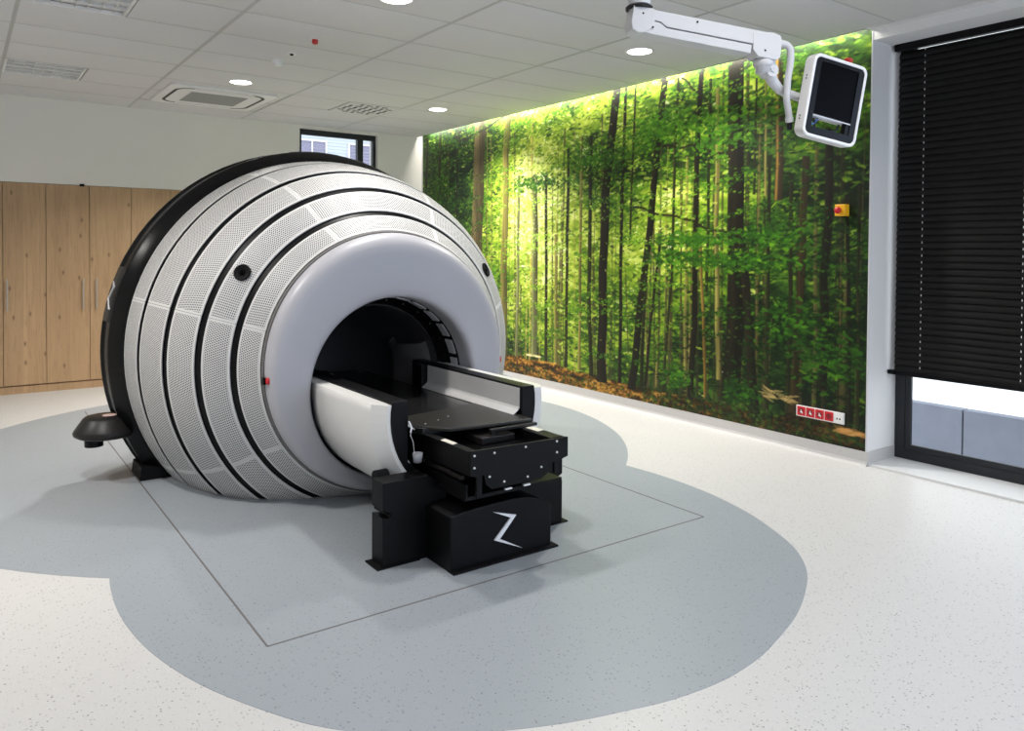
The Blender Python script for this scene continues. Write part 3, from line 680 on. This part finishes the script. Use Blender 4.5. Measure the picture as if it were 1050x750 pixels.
# table top
build('table_top', MB().prism([(KX - .315, 5.35), (KX - .315, 3.52), (KX - .245, 3.40), (KX + .315, 3.40), (KX + .315, 5.35)], .560, .598, 'z'), M['carbon_top'], cou, bevel=.006)
build('end_plate', MB().prism([(KX - .318, 3.66), (KX - .318, 3.54), (KX - .243, 3.425), (KX - .15, 3.30), (KX + .02, 3.275), (KX + .335, 3.25), (KX + .342, 3.36), (KX + .31, 3.78)], .585, .603, 'z'), M['plate_grey'], cou, bevel=.004)
for k in range(7): build('index_hole', MB().cyl((KX - .285 + .006 * (k % 2), 3.70 + .085 * k, 0), .0045, .597, .5992, n=8), M['steel'], cou)
for x, y in ((-.20, 3.46), (-.10, 3.50), (-.01, 3.55)): build('index_hole', MB().cyl((KX + x, y, 0), .0045, .6025, .6042, n=8), M['steel'], cou)
# carriage under the table end
c0, c1 = 1.906, 2.486
fp = [(c0, .575), (c0, .462), (c0 + .035, .45), (c0 + .035, .352), (c0 + .062, .352), (c0 + .062, .455), (c0 + .074, .455), (c0 + .085, .41), (c0 + .12, .382), (c1 - .17, .382), (c1 - .12, .41), (c1 - .10, .452), (c1 - .085, .452), (c1 - .085, .395), (c1 - .062, .395), (c1 - .062, .452), (c1, .47), (c1, .565)]
fpl = build('carriage_front', MB().prism(fp, 2.950, 2.966, 'y'), M['black_satin'], cou)
for x, z in ((1.913 + .012, .553), (1.925, .497), (2.037, .551), (2.414, .553), (2.415, .498), (2.01, .443), (2.094, .406), (2.233, .406), (2.317, .44), (2.22, .553)):
    build('screw', MB().lathe([(.0005, 2.945), (.0045, 2.9455), (.006, 2.950)], (x, 0, z), 'y', 10), M['steel'], fpl)
build('beam', MB().prism([(c0, .57), (c0, .455), (c0 + .07, .455), (c0 + .07, .545), (c0 + .045, .57)], 2.966, 3.75, 'y'), M['black_satin'], cou, bevel=.004)
build('beam', MB().prism([(c1 - .10, .57), (c1 - .10, .47), (c1, .47), (c1, .562), (c1 - .03, .57)], 2.966, 3.75, 'y'), M['black_satin'], cou, bevel=.004)
build('carriage_tray', MB().box(c0 + .07, c1 - .10, 2.966, 3.75, .49, .52).box(c0 + .03, c1 - .03, 3.45, 3.75, .36, .56), M['black_gloss'], cou)
build('grey_cover', MB().box(2.13, 2.34, 3.20, 3.42, .520, .556), M['dark_grey_satin'], cou, bevel=.006)
build('cross_bar', MB().box(2.20, c1 + .01, 3.215, 3.240, .572, .588).box(2.205, 2.225, 3.216, 3.238, .52, .575).box(2.39, 2.41, 3.216, 3.238, .52, .575), M['dark_grey_satin'], cou, bevel=.003)
build('sticker', MB().prism([(1.912, 3.235), (1.945, 3.245), (1.948, 3.135), (1.915, 3.125)], .5695, .5712, 'z'), M['sticker_white'], cou)
build('sticker', MB().prism([(2.415, 3.215), (2.462, 3.225), (2.465, 3.12), (2.418, 3.11)], .5695, .5712, 'z'), M['sticker_white'], cou)
build('slide_rail', MB().box(1.915, 1.935, 3.05, 3.60, .418, .438), M['dark_grey_satin'], cou)
for a, b in ((3.16, 3.30), (3.40, 3.47)): build('slide_block', MB().box(1.910, 1.936, a, b, .424, .442), M['dark_grey_satin'], cou, bevel=.003)
build('slide_shelf', MB().box(1.90, 2.48, 2.99, 3.62, .335, .352).box(1.905, 1.915, 2.99, 3.62, .352, .410), M['black_satin'], cou)
build('white_cup', MB().lathe([(.0005, .452), (.021, .452), (.026, .497), (.023, .497), (.019, .458)], (1.838, 3.33, 0), 'z', 18), M['cup_grey'], cou)
build('wire', MB().tube([(1.80, 3.352, .655), (1.812, 3.345, .62), (1.806, 3.345, .585), (1.818, 3.34, .555), (1.822, 3.335, .50)], .0013, 8), M['steel'], cou)
build('wire_lug', MB().tube([(1.80, 3.352, .655), (1.812, 3.345, .625), (1.806, 3.345, .60)], .005, 8), M['steel'], cou)
for x in (-.025, .03, .085): build('cable_lug', MB().box(KX + x - .02, KX + x + .02, 2.962, 2.975, .358 + .03 * (x > 0) * (x < .05), .366 + .03 * (x > 0) * (x < .05)), M['steel'], cou)
# pedestal
arch = [(1.842, 0), (1.842, .262), (1.90, .274), (2.00, .281), (2.10, .285), (2.20, .286), (2.28, .280), (2.35, .262), (2.40, .240), (2.438, .215), (2.438, 0)]
ped = build('pedestal_block', MB().prism(arch, 3.02, 3.62, 'y'), M['black_satin'], cou, bevel=.008)
build('pedestal_column', MB().box(1.95, 2.38, 3.30, 4.05, .0, .345), M['black_matte'], cou)
def wing(s_):
    X = lambda x: KX + s_ * x
    poly = [(X(.545), 0), (X(.545), .238), (X(.505), .232), (X(.500), .244), (X(.508), .256), (X(.545), .272), (X(.545), .402), (X(.30), .402), (X(.20), .33), (X(.20), 0)]
    return MB().prism(poly if s_ > 0 else poly[::-1], 3.25, 3.368, 'y')
for s_ in (-1, 1):
    wg = build('pedestal_wing', wing(s_), M['black_satin'], cou, bevel=.003)
    a, b = sorted((KX + s_ * .35, KX + s_ * .578)); build('floor_plate', MB().box(a, b, 3.238, 3.372, .0, .008), M['black_matte'], wg)
build('floor_plate', MB().box(1.842, 2.462, 2.99, 3.05, 0, .010), M['black_matte'], ped)
build('bumper_wheel', MB().cyl((0, 3.43, .380), .036, 1.655, 1.72, 'x', 24), M['black_matte'], cou)
zx = [(2.078 + u * .175, .244 - (1 - v) * .211) for u, v in [(0, 1), (.771, .82), (.217, .351), (1, 0), (.034, .351), (.583, .782)]]
mb = MB(); tp = [(x, 3.012, z) for x, z in zx]; bt = [(x, 3.021, z) for x, z in zx]
mb.add(tp + bt, [(0, 1, 5), (1, 4, 5), (1, 2, 4), (2, 3, 4)] + [(i, (i + 1) % 6, 6 + (i + 1) % 6, 6 + i) for i in range(6)])
build('emblem', mb, M['silver_paint'], cou)
# ---------------- forest picture ----------------
MW, MH = 800, 380
pic = paint_forest(MW, MH)
me = bpy.data.meshes.new('forest_print')
ys = (9.26 - np.linspace(0, MURAL_L, MW)); zs = np.linspace(MURAL_B, MURAL_T, MH)
co = np.zeros((MH, MW, 3), np.float32); co[..., 0] = -.0045; co[..., 1] = ys[None] - 6.08; co[..., 2] = zs[:, None] - .1
me.vertices.add(MW * MH); me.vertices.foreach_set('co', co.ravel())
ii = (np.arange(MH - 1)[:, None] * MW + np.arange(MW - 1)[None]).ravel()
quads = np.stack([ii, ii + MW, ii + MW + 1, ii + 1], 1).astype(np.int32)
nq = len(quads); me.loops.add(nq * 4); me.loops.foreach_set('vertex_index', quads.ravel())
me.polygons.add(nq); me.polygons.foreach_set('loop_start', np.arange(0, nq * 4, 4, dtype=np.int32)); me.update(calc_edges=True)
lin = np.where(pic <= .04045, pic / 12.92, ((pic + .055) / 1.055) ** 2.4)
ca = me.color_attributes.new('print', 'FLOAT_COLOR', 'POINT'); ca.data.foreach_set('color', np.concatenate([lin, np.ones((MH, MW, 1))], -1).astype(np.float32).ravel())
m, nt, b, N, mt, mix = nodes_of('forest_print', .5)
at_ = N('ShaderNodeAttribute', attribute_name='print'); nt.links.new(at_.outputs['Color'], b.inputs['Base Color']); b.inputs['Specular IOR Level'].default_value = .25
me.materials.append(m)
mu = thing('wall_picture', (XR, 6.08, .1), 'wall-wide printed picture of a sunny beech forest filling the right wall', 'picture')
fp_ = bpy.data.objects.new('forest_print', me); COL.objects.link(fp_); fp_.parent = mu; ORG[fp_.name] = Vector((XR, 6.08, .1))
build('backing_board', MB().box(XR - .004, XR, 2.892, 9.26, .0995, 3.09), M['white_plastic'], mu)

es = thing('emergency_stop', (XR - .005, 3.085, 1.806), 'small yellow box with red push button mounted on the forest picture', 'switch')
build('yellow_box', MB().box(XR - .062, XR - .005, 3.045, 3.125, 1.765, 1.848), M['signal_yellow'], es, bevel=.005)
build('button', MB().lathe([(.014, -.060), (.014, -.072), (.024, -.076), (.025, -.088), (.018, -.096), (.0005, -.098)], (XR, 3.088, 1.806), 'x', 20), M['red_plastic'], es)

so = thing('socket_strip', (XR - .005, 3.25, .30), 'white wall strip with four red power sockets low on the forest picture', 'socket')
Y0, SP = 3.444, .076
build('cover_plate', MB().box(XR - .016, XR - .005, Y0 - SP * 5 - .008, Y0, .262, .345), M['white_enamel'], so, bevel=.002)
for k in range(4):
    yc = Y0 - .006 - SP * (k + .5)
    s1 = build('socket_insert', MB().box(XR - .020, XR - .015, yc - .034, yc + .034, .270, .338), M['red_plastic'], so, bevel=.002)
    build('socket_well', MB().lathe([(.022, -.0204), (.020, -.021), (.018, -.0203), (.0005, -.0203)], (XR, yc, .304), 'x', 20), mat('red_dark', (.22, .005, .01), .5, noise=(30, .1)) if k == 0 else M['red_dark'], s1)
    if k < 3: build('pictogram', MB().box(XR - .0216, XR - .0208, yc - .012, yc + .006, .292, .302).box(XR - .0216, XR - .0208, yc - .003, yc + .003, .302, .316).box(XR - .0216, XR - .0208, yc - .013, yc - .007, .286, .292), M['white_enamel'], s1)
yc = Y0 - .006 - SP * 4.5
dp = build('data_outlet', MB().box(XR - .019, XR - .015, yc - .034, yc + .034, .270, .338), M['white_enamel'], so, bevel=.002)
for q in (-.010, .012): build('data_port', MB().box(XR - .0198, XR - .0188, yc + q - .005, yc + q + .005, .292, .304), M['black_matte'], dp)

# ---------------- oak cabinets ----------------
edges = [(-.86, -.035), (-.035, .747), (.747, 1.553), (1.553, 2.36), (2.36, 3.172)]
names = ['tall oak cabinet cut off by the left picture edge, out of sight of its handles', 'leftmost tall oak double-door cabinet with a single steel handle in view', 'tall oak double-door cabinet with two steel handles side by side', 'tall oak cabinet whose doors run in behind the black machine rim', 'rightmost tall oak cabinet, behind the spherical machine and beside the white wall']
for i, (a, b_) in enumerate(edges):
    if i == 0: continue
    cb = thing('cabinet', ((a + b_) / 2, YB + .3, 0), names[i], 'cabinet', 'oak wall cabinets')
    mid = (a + b_) / 2 if i != 1 else .371
    if i == 2: mid = 1.146
    build('cabinet_body', MB().box(a, b_, YB + .022, YB + .595, .085, 2.164), M['wood_plinth'], cb)
    build('plinth', MB().box(a, b_, YB + .012, YB + .5, 0, .078), M['oak_veneer'], cb)
    for d, (p, q) in enumerate(((a, mid), (mid, b_))):
        dr = build('door', MB().box(p + .0025, q - .0025, YB, YB + .020, .088, 2.164), M['oak_veneer'], cb, bevel=.0015)
        hx = (q - .062) if d == 0 else (p + .062)
        if i == 1 and d == 1: hx = p + .035
        build('handle', MB().tube([(hx, YB - .03, .855), (hx, YB - .03, 1.175)], .007, 10).tube([(hx, YB - .03, .90), (hx, YB + .001, .90)], .005, 8).tube([(hx, YB - .03, 1.13), (hx, YB + .001, 1.13)], .005, 8), M['brushed_handle'], dr)
    if i == 2: build('door_catch', MB().box(1.055, 1.098, YB - .018, YB + .01, 2.156, 2.180), M['black_matte'], cb)

# ---------------- ceiling fittings ----------------
def downlight(x, y, label, first=[None], k=1.0):
    if first[0] is None:
        t = thing('downlight', (x, y, H), label, 'lamp', 'round ceiling downlights'); first[0] = t
        build('trim_ring', MB().lathe([(.094, -.006), (.106, -.007), (.110, -.0005), (.094, -.0005)], (x, y, H), 'z', 40, closed=True), M['white_enamel'], t)
        build('diffuser', MB().lathe([(.0005, -.005), (.094, -.005), (.094, -.002)], (x, y, H), 'z', 40), M['lamp_lit'], t)
    else: t = dup(first[0], (x, y, H), label)
    l = area('downlight_beam', (x, y, H - .012), (.18, .18), LAMP_W * k, WARM, (0, 0, -1), 'DISK', 132)
    l.parent = t; l.location = (0, 0, -.012)
    return t
LAMP_W = 34
downlight(4.28, 4.26, 'round lit downlight just below the white monitor arm', k=1.15)
downlight(4.285, 7.34, 'round lit downlight near the far end of the forest picture', k=1.8)
downlight(2.14, 7.27, 'round lit downlight in front of the ceiling air conditioner', k=1.8)
downlight(2.20, 4.28, 'round lit downlight cut by the top picture edge', k=.5)
for x, y in ((4.28, 1.2), (2.17, 1.2), (.05, 4.27), (.05, 1.2), (-1.2, 5.8), (4.28, -1.6), (1.2, -1.6)):     # assumed downlights outside the picture, unseen and without fittings, added for room light
    area('downlight_beam', (x, y, H - .012), (.18, .18), LAMP_W * (.92 if x < 1 and y > 2 else .31), WARM, (0, 0, -1), 'DISK', 140)

def louver_light(x, y, label, first=[None]):
    if first[0] is not None: return dup(first[0], (x, y, H), label)
    t = thing('louver_light', (x, y, H), label, 'lamp', 'square louvred ceiling lights'); first[0] = t
    h = .296; mb = MB()
    for a in ((-h, h, -h, -h + .018), (-h, h, h - .018, h), (-h, -h + .018, -h, h), (h - .018, h, -h, h)): mb.box(x + a[0], x + a[1], y + a[2], y + a[3], H - .004, H + .02)
    build('housing', mb, M['louver_white'], t)
    build('reflector', MB().box(x - h, x + h, y - h, y + h, H + .024, H + .028), M['louver_white'], t)
    for k in range(1, 4):
        yy = y - h + 2 * h * k / 4; build('louver_spine', MB().prism([(yy - .012, H + .0), (yy + .012, H + .0), (yy + .003, H + .024), (yy - .003, H + .024)], x - h, x + h, 'x'), M['louver_white'], t)
    for k in range(1, 8):
        xx = x - h + 2 * h * k / 8; build('louver_blade', MB().box(xx - .0015, xx + .0015, y - h, y + h, H + .001, H + .023), M['steel'], t)
    return t
louver_light(.318 + .306, 5.117 + .3025, 'unlit square louvred light at the top left picture edge')
louver_light(.318 + .306, 7.537 + .3025, 'unlit square louvred light above the oak cabinets')

ac = thing('air_conditioner', (2.133, 8.14, H), 'white square ceiling cassette air conditioner above the oak cabinets', 'air conditioner')
ax0, ax1, ay0, ay1 = 1.545, 2.72, 7.552, 8.735
build('mounting_board', MB().box(ax0 - .003, ax1 + .003, ay0, ay1, H + .001, H + .018), M['ceiling_tile'], ac)
cxa, cya = 2.125, 8.16
build('cassette_panel', MB().prism(rounded(1.0, 1.0, .05, 5, cxa, cya), H - .022, H + .004, 'z'), M['white_enamel'], ac, bevel=.006)
ring = MB(); ro, ri = rounded(.86, .86, .16, 6, cxa, cya), rounded(.80, .80, .14, 6, cxa, cya); n_ = len(ro)
ring.add([(p[0], p[1], H - .0235) for p in ro] + [(p[0], p[1], H - .0235) for p in ri], [(i, (i + 1) % n_, n_ + (i + 1) % n_, n_ + i) for i in range(n_)])
build('air_slot', ring, M['black_satin'], ac)
for s_ in (-1, 1):
    build('louver_flap', MB().box(cxa - .28, cxa + .28, cya + s_ * .415 - .018, cya + s_ * .415 + .018, H - .030, H - .0238), M['white_enamel'], ac)
gm = mat('intake_grey', (.30, .30, .29), .6, noise=(30, .1))
ig = build('intake_grille', MB().box(cxa - .29, cxa + .29, cya - .29, cya + .29, H - .026, H - .022), M['white_enamel'], ac, bevel=.002)
for k in range(12): build('grille_bar', MB().box(cxa - .27, cxa + .27, cya - .27 + .045 * k, cya - .27 + .045 * k + .034, H - .0285, H - .0255), gm, ig)

gr = thing('air_vent', (3.65, 7.84, H), 'square perforated ceiling vent with dark holes above the small window', 'vent')
vx, vy = 2.739 + .91, 7.84
build('vent_panel', MB().box(vx - .297, vx + .297, vy - .297, vy + .297, H - .004, H + .0), M['ceiling_tile'], gr)
hm = None
for i in range(6):
    for k in range(6):
        if (i in (0, 5)) and (k in (0, 5)): continue
        o = None
        if hm is None:
            o = build('vent_slot', MB().box(-.034, .034, -.016, .016, -.0012, 0), M['black_matte']); hm = o.data
        else: o = bpy.data.objects.new('vent_slot', hm); COL.objects.link(o)
        o.parent = gr; o.location = (vx - .225 + .09 * i - 3.65, vy - .225 + .09 * k - 7.84, -.0041); o.rotation_euler = (0, 0, R(90 if (i + k) % 2 else 0))
sm = thing('smoke_detector', (2.142, 6.262, H), 'small white smoke detector on the ceiling near a dark sensor', 'detector')
build('detector_base', MB().lathe([(.0005, -.012), (.050, -.012), (.054, 0)], (2.142, 6.262, H), 'z', 28), M['white_enamel'], sm)
build('detector_head', MB().lathe([(.0005, -.046), (.026, -.045), (.036, -.034), (.040, -.013)], (2.142, 6.262, H), 'z', 28), M['louver_white'], sm)
sn = thing('ceiling_sensor', (2.155, 5.978, H), 'tiny dark round sensor beside the smoke detector', 'sensor')
build('sensor_ring', MB().lathe([(.0005, -.004), (.036, -.005), (.040, 0)], (2.155, 5.978, H), 'z', 24), M['white_enamel'], sn)
build('sensor_lens', MB().lathe([(.0005, -.018), (.012, -.015), (.017, -.004)], (2.155, 5.978, H), 'z', 20), M['black_satin'], sn)
rl = thing('warning_lamp', (2.144, 5.46, H), 'small dark red lamp on the ceiling above the machine', 'lamp')
build('lamp_base', MB().lathe([(.0005, -.006), (.030, -.006), (.032, 0)], (2.144, 5.46, H), 'z', 20), M['white_enamel'], rl)
build('red_lens', MB().lathe([(.0005, -.040), (.017, -.038), (.022, -.028), (.022, -.006)], (2.144, 5.46, H), 'z', 20), M['signal_red'], rl)

# ---------------- monitor on its ceiling arm ----------------
arm = thing('support_arm', (2.13, 2.125, H), 'white jointed support arm hanging from the ceiling with a curved cable', 'arm')
BX, BY = 2.130, 2.125
build('ceiling_column', MB().cyl((BX, BY, 0), .044, 2.445, H).cyl((BX, BY, 0), .085, H - .02, H), M['white_plastic'], arm)
build('collar', MB().lathe([(.040, 2.427), (.052, 2.427), (.052, 2.438), (.040, 2.438)], (BX, BY, 0), 'z', 30, closed=True), M['dark_grey_satin'], arm)
A = Vector((BX, BY, 2.385)); B = Vector((2.628, 1.886, 2.315)); dv = (B - A); Ln = dv.length; ex = dv.normalized(); ey = Vector((0, 0, 1)).cross(ex).normalized(); ez = ex.cross(ey)
MA = Matrix((( ex.x, ey.x, ez.x, A.x), (ex.y, ey.y, ez.y, A.y), (ex.z, ey.z, ez.z, A.z), (0, 0, 0, 1)))
def arm_prism(name, poly, w, m, bev=.003):
    mb = MB().prism(poly, -w / 2, w / 2, 'y'); mb.v = [tuple(MA @ Vector(v)) for v in mb.v]
    return build(name, mb, m, arm, bevel=bev)
arm_prism('arm_knuckle', [(-.040, .046), (.040, .046), (.05, .03), (.05, -.02), (.02, -.048), (-.01, -.055), (-.034, -.045), (-.042, -.02)], .082, M['white_plastic'])
arm_prism('arm_upper_cover', [(.03, .043), (Ln - .05, .043), (Ln - .02, .046), (Ln - .01, .03), (Ln - .01, -.01), (Ln - .11, -.012), (.10, -.012), (.075, .002), (.03, .004)], .076, M['white_plastic'])
arm_prism('arm_lower_cover', [(.02, .001), (.075, -.001), (.10, -.016), (Ln - .10, -.016), (Ln - .10, -.050), (.05, -.050), (.0, -.046)], .070, M['white_plastic'])
arm_prism('arm_end_block', [(Ln - .105, .030), (Ln - .02, .046), (Ln + .012, .040), (Ln + .022, .020), (Ln + .022, -.045), (Ln + .010, -.058), (Ln - .070, -.058), (Ln - .095, -.035)], .080, M['white_plastic'])
for x, z in ((0, .02), (.045, -.025), (.22, .028), (Ln - .045, -.03)):
    p = MA @ Vector((x, -.0385, z)); q = MA @ Vector((x, -.0420, z)); build('screw', MB().tube([p, q], .004, 10), M['dark_grey_satin'], arm)
# yoke under the arm end
K = MA @ Vector((Ln - .028, 0, -.058)); dz = Vector((0, 0, 1))
build('swivel_collar', MB().lathe([(.0005, .002), (.036, .002), (.039, -.004), (.039, -.018), (.034, -.024), (.030, -.026), (.030, -.050), (.0005, -.052)], tuple(K), 'z', 28), M['white_plastic'], arm)
P0 = K + Vector((0, 0, -.05))
MN = Vector((-.25729435, -.96476562, -.05501746)); MO = Vector((2.87951842, 1.76029275, 2.11521296))
rt0 = Vector((0, 0, 1)).cross(MN).normalized(); up0 = MN.cross(rt0).normalized(); rl_ = -.151
mr = rt0 * math.cos(rl_) + up0 * math.sin(rl_); mu_ = up0 * math.cos(rl_) - rt0 * math.sin(rl_)
MM = Matrix(((mr.x, mu_.x, MN.x, MO.x), (mr.y, mu_.y, MN.y, MO.y), (mr.z, mu_.z, MN.z, MO.z), (0, 0, 0, 1)))     # local: x right, y up, z towards the viewer
PM = MM @ Vector((-.06, 0.0, -.058))             # back of the monitor
side = MM @ Vector((-.150, .0, -.075))
yk = [(2.618, 1.889, 2.262), (2.627, 1.896, 2.215), (2.655, 1.897, 2.185), (2.700, 1.898, 2.160), (2.745, 1.896, 2.150), tuple(MM @ Vector((-.100, -.004, -.080)))]
build('yoke', MB().tube([tuple(p) for p in yk], [.024, .026, .022, .019, .018, .017], 14), M['white_plastic'], arm)
build('yoke_hinge', MB().tube([(2.632, 1.920, 2.222), (2.612, 1.868, 2.222)], .027, 20), M['white_plastic'], arm)
build('yoke_screw', MB().tube([(2.613, 1.870, 2.222), (2.610, 1.863, 2.222)], .009, 12), M['ring_silver'], arm)
E0 = MA @ Vector((Ln + .018, 0, .012))
cab = [(2.646, 1.873, 2.333), (2.679, 1.855, 2.328), (2.698, 1.847, 2.304), (2.701, 1.850, 2.254), (2.698, 1.857, 2.204), (2.700, 1.862, 2.160), (2.706, 1.868, 2.117), (2.728, 1.875, 2.076), (2.742, 1.880, 2.050)]
cb0 = Vector(cab[-1])
def smooth_path(P, n=6):
    P = [Vector(p) for p in P]; Q = [P[0]] + P + [P[-1]]; out = []
    for i in range(1, len(Q) - 2):
        for k in range(n): out.append(Vector(catmull(Q[i - 1], Q[i], Q[i + 1], Q[i + 2], k / n)))
    return out + [P[-1]]
build('cable', MB().tube(smooth_path(cab), .0135, 12), M['white_plastic'], arm)
build('cable_end', MB().tube([tuple(cb0), tuple(cb0 + Vector((.006, .002, -.018)))], .016, 14), M['white_plastic'], arm)
build('cable_plug', MB().tube([tuple(cb0 + Vector((.006, .002, -.018))), tuple(cb0 + Vector((.020, .012, -.044)))], .011, 12), M['charcoal_frame'], arm)

mon = thing('monitor', tuple(MO), 'tilted touch screen monitor with white housing held by the ceiling arm', 'monitor')
def mon_part(name, mb, m, bev=0.0, par=None):
    mb.v = [tuple(MM @ Vector(v)) for v in mb.v]; return build(name, mb, m, par or mon, bevel=bev)
def frame_ring(ow, oh, orr, iw, ih, irr, icy, z0, z1, n=5):
    o_, i_ = rounded(ow, oh, orr, n), rounded(iw, ih, irr, n, 0, icy); k = len(o_)
    vs = [(p[0], p[1], z1) for p in o_] + [(p[0], p[1], z1) for p in i_] + [(p[0], p[1], z0) for p in o_] + [(p[0], p[1], z0) for p in i_]
    fs = []
    for i in range(k):
        q = (i + 1) % k
        fs += [(i, q, k + q, k + i), (2 * k + i, 3 * k + i, 3 * k + q, 2 * k + q), (i, 2 * k + i, 2 * k + q, q), (k + i, k + q, 3 * k + q, 3 * k + i)]
    return MB().add(vs, fs)
# housing: ring with a grip opening along the bottom
hs = mon_part('housing', frame_ring(.280, .334, .034, .252, .306, .022, 0, -.052, 0.0), M['white_enamel'], .005)
mon_part('black_frame', frame_ring(.258, .312, .026, .196, .262, .006, .008, -.030, -.003), M['black_gloss'])
mon_part('screen', MB().prism(rounded(.200, .212, .004, 3, 0, .036), -.026, -.006, 'z'), M['screen_glass'])
mon_part('back_cover', MB().prism(rounded(.245, .225, .03, 5, 0, .034), -.058, -.026, 'z'), M['white_enamel'])
mon_part('lower_bar', MB().box(-.098, .098, -.0795, -.0745, -.006, -.003), M['ring_silver'])
mon_part('grip_web', MB().box(.078, .100, -.125, -.075, -.03, -.006), M['black_satin'])
for a, b_ in (((-.09, -.112, -.03), (-.045, -.082, -.035)), ((-.07, -.082, -.03), (-.055, -.12, -.034)), ((.03, -.118, -.03), (.065, -.084, -.03))):
    mon_part('cable_loop', MB().tube([a, tuple((p + q) / 2 + d for p, q, d in zip(a, b_, (.006, -.006, 0))), b_], .005, 8), M['cable_blue'] if a[0] < -.08 else M['charcoal_frame'])
mon_part('stop_button', MB().lathe([(.0005, .022), (.014, .021), (.018, .014), (.017, .008), (.009, .004), (.009, -.004)], (.052, .168, -.026), 'y', 20), M['signal_red'])
mon_part('button_collar', MB().lathe([(.011, .004), (.016, .002), (.016, -.002)], (.055, .168, -.026), 'y', 20), M['signal_yellow'])
for y in (.075, .063, -.088, -.100): mon_part('side_screw', MB().tube([(-.1395, y, -.028), (-.1415, y, -.028)], .0032, 8), M['black_matte'], 0, hs)
